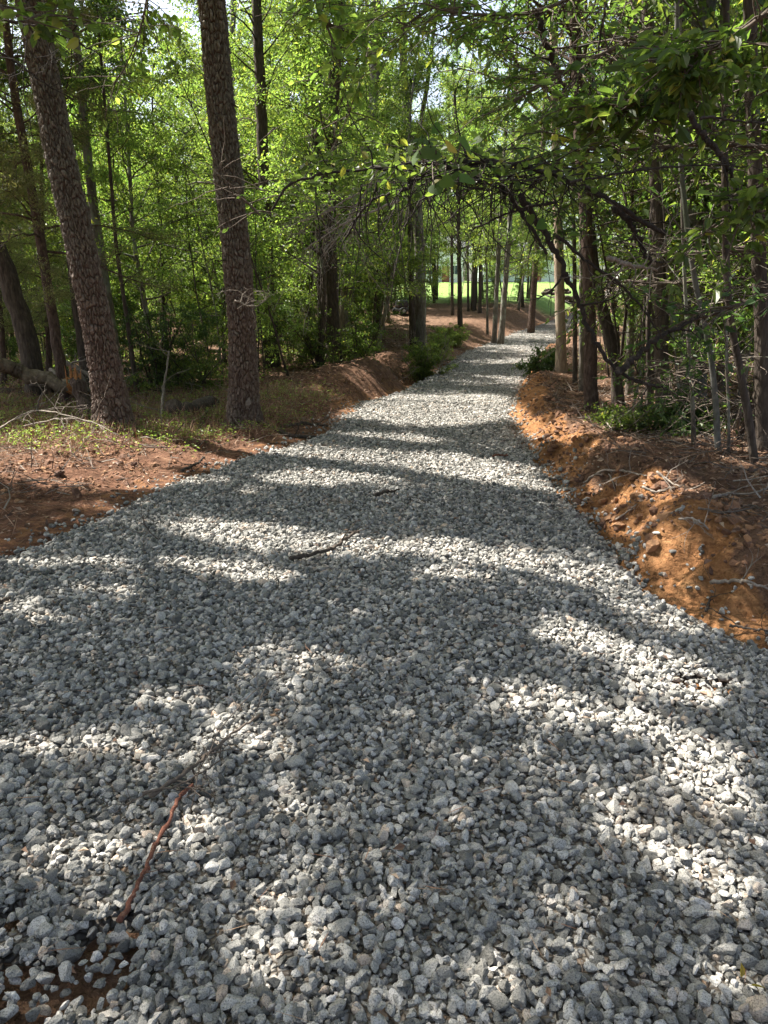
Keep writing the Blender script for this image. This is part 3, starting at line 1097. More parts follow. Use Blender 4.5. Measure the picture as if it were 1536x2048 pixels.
T("hardwood_tree", "brown trunk hung with pale scrub, right behind the big upright pine", 'tree', [(546, 748), (538, 600), (530, 420), (522, 200), (512, 0)], 28, BARK_DARK, LEAF_LIGHT, 11, CU(z0=3.4, nb=40, bl=(2.2, 1.2), leaf=.065), seed=6, Y=18.5)
T("hardwood_tree", "stout dark twin-stemmed trunk left of the ditch, its left stem", 'tree', [(648, 742), (645, 600), (640, 450), (630, 250), (615, 60)], 22, BARK_DARK, LEAF_MID, 11, CU(z0=4.2, nb=36, bl=(2.4, 1.2)), seed=7, Y=20)
T("hardwood_tree", "stout dark trunk left of the ditch, the straighter right-hand stem", 'tree', [(668, 744), (662, 600), (658, 420), (664, 250), (674, 80)], 30, BARK_DARK, LEAF_LIGHT, 11.5, CU(z0=4.6, nb=36, bl=(2.4, 1.2)), seed=8, Y=19.6)
T("hardwood_tree", "grey trunk leaning right above the dead twigs, centre left", 'tree', [(682, 690), (697, 545), (705, 440), (727, 330), (748, 220), (752, 60)], 28, BARK_GREY, LEAF_LIGHT, 13, CU(z0=5.2, nb=34, bl=(2.6, 1.3)), seed=9, Y=25)
T("hardwood_tree", "thick grey-brown trunk beside the ditch bush, stub of bark at its foot", 'tree', [(842, 692), (841, 560), (838, 450), (828, 360), (812, 220), (805, 80)], 22, BARK_GREY, LEAF_LIGHT, 13, CU(z0=5.4, nb=36, bl=(2.6, 1.3)), seed=10, Y=26)
T("hardwood_tree", "slimmer dark stem touching the thick grey-brown trunk by the ditch", 'tree', [(827, 690), (822, 560), (820, 440), (826, 320), (850, 200)], 13, BARK_DARK, LEAF_MID, 11, CU(z0=5.4, nb=24, bl=(2.0, 1.0)), seed=11, Y=25.7)
thin = [
    ("slim straight grey trunk in front of the lawn, left of the black machine", [(777, 640), (772, 520), (769, 380), (768, 240)], 8, BARK_GREY, 38),
    ("very slim trunk left of the slim straight grey one, before the lawn", [(760, 645), (756, 540), (752, 420)], 6, BARK_DARK, 37),
    ("slim dark trunk at the left end of the lawn stand, forked low", [(905, 618), (904, 540), (903, 430), (900, 300)], 8, BARK_DARK, 42),
    ("dark trunk with bright bare twigs beside it, before the lawn", [(921, 640), (919, 560), (917, 440), (912, 280)], 12, BARK_DARK, 35),
    ("thin dark pole of a tree, leftmost of three poles at the lawn's edge", [(937, 612), (936, 540), (934, 440)], 6, BARK_DARK, 45),
    ("thin dark pole of a tree, middle one of three at the lawn's edge", [(947, 612), (947, 540), (947, 440)], 6, BARK_DARK, 45.5),
    ("thicker dark pole of a tree, rightmost of three at the lawn's edge", [(960, 614), (960, 540), (962, 430)], 9, BARK_DARK, 44),
    ("thin curved trunk with a lumpy foot on the litter bank", [(976, 645), (974, 560), (970, 440)], 6, BARK_GREY, 36),
    ("pale slim trunk, left one of the pair on the litter bank", [(989, 655), (994, 560), (1002, 430), (1010, 290)], 12, BARK_GREY, 33),
    ("pale trunk leaning right, right one of the pair on the litter bank", [(1002, 658), (1011, 560), (1020, 460), (1024, 320), (1030, 180)], 15, BARK_GREY, 32.5),
    ("dark red-brown pine trunk standing alone before the lawn", [(1063, 636), (1069, 560), (1075, 480), (1082, 350), (1090, 200)], 17, BARK_PINE2, 39),
    ("small dark lawn tree far off behind the thick ditch-side trunk", [(874, 592), (874, 560), (875, 520)], 6, BARK_DARK, 62),
]
for k, (lab, pts, w, bk, Y) in enumerate(thin):
    T("slender_tree", lab, 'tree', pts, w * .8, bk, LEAF_LIGHT if k % 2 else LEAF_MID, 11 + k % 3, CU(z0=hz(at(*pts[0], Y).x, Y) + 2.7 + (k % 3) * .4, nb=40, bl=(2.2, 1.2), leaf=.09, nleaf=36), seed=20 + k, Y=Y, sides=8)
# right-hand side
T("hardwood_tree", "smooth tan trunk standing on the right bank at the edge of the drive", 'tree', [(1122, 770), (1121, 650), (1118, 500), (1113, 350), (1109, 150), (1105, 0)], 20, BARK_TAN, LEAF_MID, 11, CU(z0=4.4, nb=34, bl=(2.2, 1.2)), seed=40, Y=14.6)
T("hardwood_tree", "dark red-barked trunk rising from the bare bank, right of the tan trunk", 'tree', [(1184, 828), (1181, 700), (1178, 560), (1171, 430), (1160, 280), (1150, 80)], 26, BARK_PINE2, LEAF_DARK, 9, CU(z0=3.4, nb=34, bl=(1.9, 1.0)), seed=41, Y=9.4)
T("sapling", "thin pole close right of the smooth tan trunk", 'sapling', [(1152, 752), (1150, 620), (1148, 480), (1146, 330)], 9, BARK_DARK, LEAF_DARK, 7, CU(z0=3, nb=20, bl=(1.4, .8)), seed=42, Y=13.6)
T("sapling", "thin pole midway between the tan trunk and the red-barked trunk", 'sapling', [(1166, 756), (1163, 620), (1163, 480), (1166, 330)], 11, BARK_GREY, LEAF_DARK, 7, CU(z0=3, nb=20, bl=(1.4, .8)), seed=43, Y=12.8)
T("hardwood_tree", "brown trunk curving up to the left, right of the red-barked trunk", 'tree', [(1240, 800), (1234, 730), (1214, 650), (1193, 570), (1180, 470), (1172, 340), (1160, 200)], 23, BARK_DARK, LEAF_MID, 8, CU(z0=3.2, nb=30, bl=(1.8, 1.0)), seed=44, Y=10.6)
T("hardwood_tree", "straight olive-brown trunk just right of the curving brown one", 'tree', [(1262, 770), (1261, 650), (1263, 540), (1268, 400), (1275, 260)], 15, BARK_GREY, LEAF_MID, 8, CU(z0=3.4, nb=26), seed=45, Y=12.2)
T("hardwood_tree", "slim trunk seen against the bright gap behind the curving one", 'tree', [(1242, 700), (1230, 610), (1218, 545), (1205, 440)], 13, BARK_PINE2, LEAF_MID, 8, CU(z0=3.6, nb=20), seed=46, Y=15.5)
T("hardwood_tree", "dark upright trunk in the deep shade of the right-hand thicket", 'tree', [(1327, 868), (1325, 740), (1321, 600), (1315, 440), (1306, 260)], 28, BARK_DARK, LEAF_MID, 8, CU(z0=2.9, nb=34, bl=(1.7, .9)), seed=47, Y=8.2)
T("sapling", "slim straight stem left of the dark trunk in the right-hand thicket", 'sapling', [(1299, 842), (1297, 740), (1296, 620), (1300, 480), (1310, 330)], 10, BARK_DARK, LEAF_DARK, 5.5, CU(z0=2.2, nb=22, bl=(1.2, .7)), seed=48, Y=8.6)
T("hardwood_tree", "pale grey stem bending left then upright, in front of the right-hand thicket", 'tree', [(1437, 936), (1433, 820), (1420, 690), (1394, 590), (1377, 480), (1362, 340), (1352, 200)], 12, WHITE_BARK, LEAF_MID, 6.5, CU(z0=2.6, nb=26, bl=(1.4, .8), leaf=.09), seed=49, Y=6.4)
T("hardwood_tree", "big pale smooth trunk seen at the top right through the leaves", 'tree', [(1385, 830), (1390, 600), (1397, 350), (1404, 120), (1408, 0)], 50, WHITE_BARK, LEAF_MID, 10, CU(z0=4.6, nb=26, bl=(2.4, 1.3)), seed=50, Y=9.6)
T("hardwood_tree", "black crooked stem near the right edge, kinked at knee height", 'tree', [(1512, 965), (1500, 850), (1478, 730), (1462, 650), (1452, 540), (1450, 420)], 16, BARK_DARK, LEAF_DARK, 5.5, CU(z0=2.2, nb=20, bl=(1.3, .8), leaf=.09), seed=51, Y=5.9)
T("hardwood_tree", "dark furrowed trunk hard against the right edge of the picture", 'tree', [(1530, 930), (1526, 720), (1518, 500), (1508, 300), (1500, 80)], 30, BARK_DARK, LEAF_MID, 9, CU(z0=3.6, nb=26, bl=(1.9, 1.0), leaf=.09), seed=52, Y=6.3)
T("hardwood_tree", "slim mottled stem left of the pale bending stem, deep in shade", 'tree', [(1392, 800), (1388, 680), (1392, 560), (1402, 420)], 14, BARK_GREY, LEAF_MID, 7, CU(z0=2.0, nb=34), seed=53, Y=9.4)

# ------------------------------------------------------------------ woodland kinds grown once and copied
def proto(name, cat, h, r, crown, bark, leafm, seed, multi=1, lean=.03):
    rng = np.random.default_rng(seed)
    tm, cm = MB(), MB()
    for k in range(multi):
        d = np.array([rng.normal() * (lean + .12 * (multi > 1)), rng.normal() * (lean + .12 * (multi > 1)), 1.0])
        P = curve((rng.normal() * .08 * (multi > 1), rng.normal() * .08 * (multi > 1), -.15), d, h * rng.uniform(.8, 1.05), 12, rng, .035, 0, .03)
        rad = np.linspace(r, r * .3, 12) * (1 + .35 * np.exp(-np.arange(12) * 1.4))
        tube(tm, P, rad, 9, rough=.06, seed=seed)
        c = dict(crown)
        grow(tm, cm, P, rad, rng, c.pop('z0'), P[-1][2] - .05, c.pop('nb') // multi + 1, c.pop('bl'), **c)
    root = empty(name)
    tag(root, None, cat)
    tm.build("trunk", bark, root, smooth=True)
    cm.build("crown", [leafm, BARK_TWIG], root)
    return root


TALL = [proto("hardwood_tree", 'tree', 15, .15, dict(z0=4.5, nb=46, bl=(3.2, 1.6), leaf=.10, nleaf=60, nsub=8), BARK_GREY, LEAF_MID, 201),
        proto("hardwood_tree", 'tree', 14, .13, dict(z0=4.0, nb=46, bl=(3.0, 1.5), leaf=.095, nleaf=60, nsub=8), BARK_DARK, LEAF_LIGHT, 202),
        proto("hardwood_tree", 'tree', 16, .17, dict(z0=5.5, nb=44, bl=(3.4, 1.8), leaf=.10, nleaf=60, nsub=8), BARK_DARK, LEAF_LIGHT, 203)]
UNDER = [proto("understory_tree", 'tree', 7.5, .055, dict(z0=1.3, nb=44, bl=(1.9, .9), leaf=.07, nleaf=48, nsub=7), BARK_GREY, LEAF_LIGHT, 211, lean=.07),
         proto("understory_tree", 'tree', 6.5, .05, dict(z0=1.0, nb=40, bl=(1.8, .8), leaf=.065, nleaf=48, nsub=7), BARK_DARK, LEAF_MID, 212, lean=.1),
         proto("understory_tree", 'tree', 8.5, .06, dict(z0=1.8, nb=46, bl=(2.0, 1.0), leaf=.075, nleaf=46, nsub=7), BARK_DARK, LEAF_LIGHT, 213, lean=.07)]
BUSH = [proto("leafy_sapling", 'sapling', 2.8, .016, dict(z0=.35, nb=36, bl=(.9, .5), leaf=.055, nleaf=30, nsub=5), BARK_DARK, LEAF_MID, 221, multi=3),
        proto("leafy_sapling", 'sapling', 3.4, .018, dict(z0=.4, nb=36, bl=(1.0, .5), leaf=.06, nleaf=30, nsub=5), BARK_DARK, LEAF_LIGHT, 222, multi=2),
        proto("leafy_sapling", 'sapling', 2.0, .012, dict(z0=.2, nb=30, bl=(.7, .4), leaf=.05, nleaf=30, nsub=5), BARK_DARK, LEAF_DARK, 223, multi=3)]
POLE = [proto("bare_sapling", 'sapling', 6.0, .022, dict(z0=1.2, nb=30, bl=(.9, .5), leaf=.06, nleaf=8, nsub=3, bare=.5), BARK_DARK, LEAF_DARK, 231, lean=.12),
        proto("bare_sapling", 'sapling', 5.0, .018, dict(z0=.8, nb=30, bl=(.9, .5), leaf=.06, nleaf=7, nsub=3, bare=.5), BARK_GREY, LEAF_MID, 232, lean=.16)]
CED = [proto("cedar_tree", 'cedar tree', 5.5, .06, dict(z0=.8, nb=60, bl=(1.2, .5), leaf=.05, nleaf=90, nsub=6, width=.2, spread=.13, flatness=.3, elev=(-5, 35), droop=.04), BARK_PINE2, LEAF_CEDAR, 241)]
used = set()


def put(protos, k, x, y, sc, rz, label, group):
    p = protos[k % len(protos)]
    z = hz(x, y) - .02
    if p.name not in used:
        used.add(p.name)
        p.location = (x, y, z)
        p.rotation_euler = (0, 0, rz)
        p.scale = (sc, sc, sc)
        p['label'] = label
        p['group'] = group
        return p
    return copy_tree(p, (x, y, z), rz, sc, label, group)


def side(x, y):
    return float(road_l(np.array(y)) - x), float(x - road_r(np.array(y)))


wr = random.Random(5)
placed = [(1.3, 43.0), (1.25, 41.6), (1.2, 40.2), (1.15, 38.8)]


def woods(protos, n, pxr, Yr, scr, label, group, dmin=1.0, mind=1.2):
    c, tries = 0, 0
    while c < n and tries < 6000:
        tries += 1
        Y = Yr[0] + (Yr[1] - Yr[0]) * wr.random() ** .8
        px = wr.uniform(*pxr)
        x = (px - 768) / FPX * Y
        a, b = side(x, Y)
        if max(a, b) < mind:
            continue
        if a > 0 and seg_dist(np.array([x]), np.array([Y]), CREEK)[0] < 1.0:
            continue
        if any((x - q[0]) ** 2 + (Y - q[1]) ** 2 < dmin ** 2 for q in placed):
            continue
        placed.append((x, Y))
        put(protos, wr.randrange(99), x, Y, wr.uniform(*scr), wr.uniform(0, 6.28), label, group)
        c += 1


G1 = "woodland trees left of the drive"
woods(TALL, 17, (-250, 700), (24, 60), (.85, 1.1), "tall leafy hardwood deep in the woods left of the drive", G1, 2.0)
woods(TALL, 14, (-200, 700), (45, 80), (.9, 1.2), "tall leafy hardwood deep in the woods left of the drive", G1, 2.5)
woods(TALL, 7, (-500, -60), (12, 26), (.8, 1.0), "tall leafy hardwood deep in the woods left of the drive", G1, 2.5)
woods(UNDER, 60, (-200, 740), (16, 50), (.8, 1.2), "slender leafy understory tree filling the woods left of the drive", "understory trees left of the drive", 1.3)
woods(BUSH, 75, (-150, 730), (14.5, 42), (.7, 1.2), "leafy sapling in the green undergrowth left of the drive", "saplings left of the drive", .8, 2.2)
woods(POLE, 26, (-100, 740), (12.5, 34), (.8, 1.2), "thin half-bare pole sapling in the left-hand woods", "pole saplings left of the drive", .7, 1.6)
woods(CED, 3, (-60, 110), (13, 19), (.9, 1.2), "bushy olive cedar in the shade beyond the broken log", "cedars beyond the log", 1.2)
woods(TALL, 9, (-50, 740), (38, 58), (1.25, 1.5), "tall leafy hardwood deep in the woods left of the drive", G1, 3.0)
G2 = "woodland trees right of the drive"
woods(TALL, 16, (1230, 1900), (14, 60), (.8, 1.05), "tall leafy hardwood deep in the woods right of the drive", G2, 2.2, 2)
woods(UNDER, 42, (1225, 1800), (10.5, 45), (.8, 1.15), "slender leafy understory tree crowding the woods right of the drive", "understory trees right of the drive", 1.2, 1.8)
woods(UNDER, 16, (1290, 1850), (7, 12.5), (.6, .95), "slender leafy understory tree crowding the woods right of the drive", "understory trees right of the drive", .8, 1.8)
woods(BUSH, 45, (1250, 1700), (8.5, 34), (.6, 1.1), "leafy sapling low in the dark right-hand thicket", "saplings right of the drive", .7, 1.6)
woods(POLE, 75, (1190, 1640), (6.2, 24), (.7, 1.2), "thin half-bare pole sapling in the right-hand thicket", "pole saplings right of the drive", .5, 1.3)
# high crowns over the lawn's edge, and the wood beyond the lawn
woods(TALL, 9, (700, 1180), (44, 58), (.8, 1.0), "tall tree at the near edge of the lawn, crown filling the view above it", "trees at the lawn's edge", 2.5, 1.5)
woods(BUSH, 6, (740, 1190), (47, 55), (.4, .7), "low leafy sapling under the trees at the near edge of the lawn", "saplings at the lawn's edge", 1.2, 1.5)
woods(POLE, 8, (700, 1190), (32, 55), (.8, 1.3), "thin pole sapling among the trunks before the lawn", "pole saplings before the lawn", 1.0, 1.5)
woods(UNDER, 16, (690, 1170), (46, 60), (1.2, 1.5), "leafy tree at the near edge of the lawn, branches hanging low over the grass", "trees at the lawn's edge", 2.0, 1.5)
woods(UNDER, 12, (820, 1140), (100, 106), (.5, .8), "small leafy tree before the pale houses beyond the lawn", "small trees before the houses", 2.5, 1.5)
woods(UNDER, 26, (480, 770), (21.5, 36), (.9, 1.35), "bright leafy understory tree in the sunny woods left of the ditch", "understory trees by the ditch", 1.0, 2.0)
woods(TALL, 26, (300, 1500), (125, 150), (1.1, 1.5), "distant tree in the wood line beyond the lawn", "trees beyond the lawn", 3.5, -5)
woods(BUSH, 30, (500, 1400), (123, 135), (1.6, 2.6), "distant bush at the foot of the wood line beyond the lawn", "bushes beyond the lawn", 2.0, -5)
for fam in (TALL, UNDER, BUSH, POLE, CED):
    for p in fam:
        if p.name not in used:
            put(fam, fam.index(p), -9 - fam.index(p), 30, 1, 0, "leafy tree deep in the woods left of the drive", G1)

# ------------------------------------------------------------------ unseen trees added to dapple the drive with shade
rng = np.random.default_rng(91)
OWN = [(-5.6, 1.2), (-6.3, 4.6), (-8.6, 8.3), (-9.5, 12.6), (-5.2, -2.4), (4.4, 1.0), (6.9, 12.2)]
owners = []
for k, (x, y) in enumerate(OWN):
    r_ = empty("unseen_canopy_tree", (x, y, hz(x, y) - .1))
    tag(r_, "unseen tall hardwood beside the drive, crown shaped to dapple the gravel with shade", 'tree', "unseen canopy trees over the drive")
    P = curve((0, 0, 0), (rng.normal() * .04, rng.normal() * .04, 1), 13.5, 14, rng, .03, 0, .03)
    tm = MB()
    tube(tm, P, np.linspace(.19, .06, 14), 10, rough=.05)
    owners.append([r_, P, tm, MB()])


def zmin_at(y):
    return np.maximum(5.6, (1.95 + .372 * y) / .883 + .35)


nb_ = 5200
gx = rng.uniform(-7.5, 6.5, nb_)
gy = rng.uniform(-3.5, 14.8, nb_)
hgt = zmin_at(gy) + 3.6 * rng.random(nb_)
C = np.stack([gx, gy, gx * 0], -1) + S3[None] * (hgt / S3[2])[:, None]
ocen = open_sky(gx, gy)
kc = rng.random(nb_) > ocen * .7
C, gx, gy = C[kc], gx[kc], gy[kc]
ox = np.array(OWN)
own = np.argmin(np.hypot(C[:, None, 0] - ox[None, :, 0], C[:, None, 1] - ox[None, :, 1]), 1)
NL = 84
P = np.repeat(C, NL, 0) + rng.normal(size=(len(C) * NL, 3)) * np.array([.24, .24, .10])
ow = np.repeat(own, NL)
h = P[:, 2]
ax_, ay_ = P[:, 0] - S3[0] / S3[2] * h, P[:, 1] - S3[1] / S3[2] * h
kk = (rng.random(len(P)) > open_sky(ax_, ay_) * 1.1) & (P[:, 2] > 1.95 + .372 * P[:, 1])
P, ow = P[kk], ow[kk]
D = rng.normal(size=P.shape) * np.array([1, 1, .35])
for k, (r_, tp, tm, cm) in enumerate(owners):
    b = np.array(r_.location)
    m = ow == k
    leaves(cm, P[m] - b, D[m], rng.uniform(.08, .14, m.sum()), rng, .55, False, .6)
    cc = C[own == k]
    if not len(cc):
        continue
    for q in range(26):
        e = cc[rng.integers(len(cc))] - b
        s0 = interp_poly(tp, np.clip((e[2] - np.hypot(e[0], e[1]) * .35) / 13.5, .3, .95))[0]
        mid = (s0 + e) / 2 + np.array([0, 0, .35]) + rng.normal(size=3) * .2
        lp = smooth_poly([s0, mid, e], 12)
        wp = lp + b
        gxx, gyy = wp[:, 0] - S3[0] / S3[2] * wp[:, 2], wp[:, 1] - S3[1] / S3[2] * wp[:, 2]
        if (wp[:, 2] < 1.9 + .372 * wp[:, 1]).any() or open_sky(gxx, gyy).mean() > .14:
            continue
        L = np.linalg.norm(e - s0)
        tube(tm, lp, np.linspace(.012 * L + .008, .008, 12), 6)
        for w in range(5):
            sp = interp_poly(lp, rng.uniform(.35, 1))[0]
            tube(tm, curve(sp, rng.normal(size=3) * np.array([1, 1, .4]), .9, 5, rng, .2), np.linspace(.008, .003, 5), 3, cap=False)
    tm.build("trunk", BARK_GREY, r_, smooth=True)
    cm.build("crown", [LEAF_MID, BARK_TWIG], r_)


# ------------------------------------------------------------------ small wood: limbs, sticks, logs
def stick(name, label, cat, pts, r0, r1, m, seed=0, group=None, world=True, lift=0, knots=.12, twigs=0, twl=.25, part="twig", n=None):
    """pts: world points"""
    rg = np.random.default_rng(seed + 500)
    P = smooth_poly(pts, n or max(12, len(pts) * 5))
    L = np.linalg.norm(np.diff(P, axis=0), axis=1).sum()
    P = P + rg.normal(size=P.shape) * r0 * .35
    base = P[0].copy()
    b = MB()
    rad = np.linspace(r0, r1, len(P)) * (1 + knots * rg.normal(size=len(P)))
    tube(b, P - base, rad, 8, rough=.08, seed=seed)
    if twigs:
        tb = MB()
        for k in range(twigs):
            t = rg.uniform(.15, 1)
            s = interp_poly(P - base, t)[0]
            q = interp_poly(rad, t)[0] if False else np.interp(t, np.linspace(0, 1, len(rad)), rad)
            d = nrm(P[-1] - P[0]) * .6 + rg.normal(size=3) * .7
            c = curve(s, d, twl * rg.uniform(.5, 1.4), 7, rg, .22, .02)
            tube(tb, c, np.linspace(q * .5, .0015, 7), 4, cap=False)
            for w in range(3):
                s2 = interp_poly(c, rg.uniform(.3, .95))[0]
                tube(tb, curve(s2, (c[-1] - c[0]) / (np.linalg.norm(c[-1] - c[0]) + 1e-6) + rg.normal(size=3) * .8, twl * rg.uniform(.2, .6), 5, rg, .2, .02), np.linspace(q * .25, .001, 5), 3, cap=False)
    o = b.build(name, m, None, smooth=True)
    o.location = base
    tag(o, label, cat, group)
    if twigs:
        tb.build(part, m, o, smooth=True)
    return o


def onroad(pts, lift=.03):
    out = []
    for px, py in pts:
        g_ = ground(px, py)
        z = float(road_z(g_.y)) + .015 if g_.x > road_l(g_.y) and g_.x < road_r(g_.y) else g_.z
        # land the pixel ray at that height
        x, y = flat(px, py, z + lift)
        out.append((x, y, z + lift))
    return out


stick("stick", "reddish-brown crooked stick lying on the gravel at lower left", 'stick', onroad([(240, 1842), (262, 1800), (288, 1745), (305, 1700), (322, 1668), (345, 1630), (352, 1600), (382, 1568)], .036), .0075, .006, RED_STICK, 1, knots=.16)
stick("stick", "long thin grey branch on the gravel, crossing the top of the reddish stick", 'stick', onroad([(300, 1590), (350, 1560), (390, 1530), (430, 1495), (470, 1462), (520, 1430)], .045), .008, .004, BARK_TWIG, 2, twigs=7, twl=.3)
stick("stick", "forked thin grey twig fanning out beside the reddish stick's upper end", 'stick', onroad([(285, 1585), (330, 1578), (380, 1562), (440, 1520)], .05), .005, .002, BARK_TWIG, 3, twigs=8, twl=.2)
stick("stick", "bent brown branch on the gravel halfway up the drive, left of centre", 'stick', onroad([(580, 1118), (625, 1108), (655, 1100), (672, 1092), (690, 1078), (718, 1062)], .05), .013, .010, BARK_DARK, 4, twigs=4, twl=.25)
stick("stick", "short dark stick on the gravel in the middle of the drive, farthest of them", 'stick', onroad([(752, 990), (768, 984), (782, 982), (798, 981)], .05), .014, .009, BARK_DARK, 5)
stick("twig", "wiry upright twig on the gravel by the left dirt edge", 'twig', [Vector(p) + Vector((0, 0, h_)) for p, h_ in zip(onroad([(318, 1085), (305, 1085), (290, 1085), (292, 1085)], .0), (.02, .06, .13, .2))], .005, .002, BARK_TWIG, 6, twigs=9, twl=.25)
stick("stick", "thin brown stick on the gravel edge at the far left dirt patch", 'stick', onroad([(-10, 1205), (8, 1200), (18, 1196)], .04), .012, .008, BARK_DARK, 7)
stick("stick", "brown stick lying on the dirt left of the gravel, near the ground cover", 'stick', onroad([(362, 942), (380, 934), (398, 924), (410, 914)], .04), .015, .01, BARK_DARK, 8, twigs=4)
stick("twig", "short twig on the gravel at the far right, just past the dark shade band", 'twig', onroad([(985, 912), (1000, 909), (1015, 911)], .03), .012, .008, RED_STICK, 9)
# roots and sticks on the right bank
bank = [([(1165, 972), (1200, 960), (1240, 955), (1290, 962)], .012, DEAD, "pale root poking left out of the right bank, topmost one"),
        ([(1215, 962), (1222, 980), (1228, 992)], .006, DEAD, "short pale rootlet hanging below the topmost root on the bank"),
        ([(1280, 992), (1310, 990), (1345, 984)], .010, DEAD, "pale stick lying level in the middle of the right bank"),
        ([(1308, 962), (1330, 976), (1355, 990)], .009, DEAD, "pale stick slanting down to the right across the bank top"),
        ([(1225, 1052), (1242, 1040), (1265, 1028)], .008, DEAD, "thin pale root sticking out of the clay near the gravel"),
        ([(1415, 1178), (1450, 1176), (1490, 1180), (1545, 1190)], .012, DEAD, "long pale root reaching left from the right edge of the picture"),
        ([(1350, 1068), (1385, 1066), (1410, 1078)], .009, DEAD, "pale curved root above the hollow in the clay"),
        ([(1404, 1235), (1412, 1215), (1425, 1205)], .008, BARK_DARK, "short dark root at the gravel's right edge below the long pale root"),
        ([(1452, 1265), (1490, 1262), (1530, 1270)], .008, BARK_DARK, "dark stick flat on the clay at the right edge"),
        ([(1420, 1010), (1460, 990), (1500, 1000), (1530, 985)], .010, DEAD, "pale stick in the brush pile at the right edge, upper one"),
        ([(1390, 1030), (1440, 1040), (1500, 1030)], .008, BARK_TWIG, "brown stick in the brush pile at the right edge, lower one"),
        ([(1230, 850), (1262, 842), (1300, 836), (1330, 820)], .010, DEAD, "bare white branch lying on the litter, right of the red-barked trunk"),
        ([(1197, 842), (1212, 855), (1222, 866)], .008, DEAD, "short white branch at the foot of the red-barked trunk")]
for k, (pts, r, m_, lab) in enumerate(bank):
    W = []
    for j, (px, py) in enumerate(pts):
        g_ = ground(px, py)
        W.append((g_.x, g_.y - .03, g_.z + .035 + .02 * math.sin(j * 2.1 + k)))
    stick("root" if "root" in lab else "stick", lab, 'root' if "root" in lab else 'stick', W, r, r * .5, m_, 30 + k, twigs=5 if k in (0, 9, 10, 11, 5) else 4, twl=.22)
# roots at the pine's foot by the drive
for k, (pts, lab) in enumerate([([(525, 850), (560, 868), (600, 880), (640, 876), (672, 882)], "gnarled root running from the upright pine toward the gravel, lower one"),
                                ([(560, 860), (600, 850), (640, 852), (655, 856)], "gnarled root beyond the lower one, at the gravel's left edge")]):
    stick("root", lab, 'root', [tuple(ground(*p) + Vector((0, 0, .02))) for p in pts], .03, .012, BARK_DARK, 60 + k, twigs=4, twl=.3)

# broken log on the left and its stub
Yl = 10.6
lg = stick("fallen_log", "lichen-spotted fallen trunk slanting down from the left edge to its orange break", 'log',
           [at(-70, 700, Yl - .5), at(10, 732, Yl), at(70, 752, Yl + .1), at(138, 775, Yl + .2)], .105, .095, LICHEN_LOG, 70, n=24)
b = MB()
e = np.array(at(138, 775, Yl + .2)) - np.array(lg.location)
dd = nrm(np.array(at(138, 775, Yl + .2)) - np.array(at(70, 752, Yl + .1)))
tube(b, np.array([e - dd * .10, e + dd * .02, e + dd * .10]), [.098, .095, .05], 9, rough=.25, seed=4)
rg = np.random.default_rng(3)
for k in range(16):
    s = e + rg.normal(size=3) * .045
    tube(b, np.array([s, s + dd * rg.uniform(.06, .2) + rg.normal(size=3) * .015]), [.014, .002], 4)
b.build("broken_end", ORANGE_WOOD, lg)
st = stick("broken_stump", "leaning brown stump the lichened log has snapped off from", 'stump', [tuple(ground(176, 856) - Vector((0, 0, .1))), at(168, 820, 10.3), at(155, 780, 10.5), at(148, 762, 10.6)], .12, .095, BARK_PINE2, 71, n=16)
b = MB()
e = np.array(at(148, 760, 10.6)) - np.array(st.location)
for k in range(18):
    s = e + rg.normal(size=3) * np.array([.045, .045, .01])
    tube(b, np.array([s - np.array([0, 0, .05]), s + np.array([rg.normal() * .03, rg.normal() * .03, rg.uniform(.06, .22)])]), [.014, .002], 4)
b.build("splintered_top", ORANGE_WOOD, st)
stick("fallen_log", "dark log lying level in the shade under the slanting log", 'log', [at(-60, 800, 12.0), at(20, 795, 12), at(75, 790, 12.1)], .12, .11, BARK_DARK, 72, n=14)
stick("fallen_log", "short rotten log lying in the undergrowth between the two big pines", 'log', [tuple(ground(345, 836) + Vector((0, 0, .07))), tuple(ground(400, 826) + Vector((0, 0, .08))), tuple(ground(430, 818) + Vector((0, 0, .06)))], .12, .09, BARK_DARK, 73, n=12)
stick("fallen_branch", "white bare branch leaning up beside the leaning pine's left foot", 'branch', [tuple(ground(70, 835)), at(75, 815, 9.8), at(78, 795, 9.8), at(92, 778, 9.8)], .014, .006, DEAD, 74, twigs=7, twl=.35)
stick("fallen_branch", "long thin pale branch lying over the ground cover at the left", 'branch', [tuple(ground(0, 882) + Vector((0, 0, .12))), tuple(ground(60, 852) + Vector((0, 0, .2))), tuple(ground(130, 870) + Vector((0, 0, .25))), tuple(ground(230, 880) + Vector((0, 0, .12)))], .012, .006, DEAD, 75, twigs=8, twl=.5)
stick("fallen_branch", "pale branch arching over the ground cover before the leaning pine", 'branch', [tuple(ground(50, 870) + Vector((0, 0, .1))), tuple(ground(160, 868) + Vector((0, 0, .22))), tuple(ground(240, 886) + Vector((0, 0, .08)))], .010, .005, DEAD, 76, twigs=7, twl=.4)
stick("dead_sapling", "thin dead pole standing in the undergrowth between the two big pines", 'sapling', [tuple(ground(322, 848)), at(325, 800, 10.4), at(333, 745, 10.5), at(338, 700, 10.6)], .022, .012, DEAD, 77, twigs=6, twl=.5)
for k, (a, c_) in enumerate([((100, 740), (168, 800)), ((60, 770), (200, 790)), ((120, 720), (210, 775)), ((20, 800), (130, 845)), ((150, 730), (195, 830))]):
    stick("fallen_branch", "dead branch in the tangle behind the broken stump, " + ("upper crossing one", "level one", "short slanting one", "lowest one", "steep one")[k], 'branch',
          [at(*a, 11.3), at((a[0] + c_[0]) / 2, (a[1] + c_[1]) / 2 - 8, 11.2), at(*c_, 11.0)], .035, .02, BARK_DARK if k % 2 else DEAD, 80 + k, twigs=9, twl=.5)

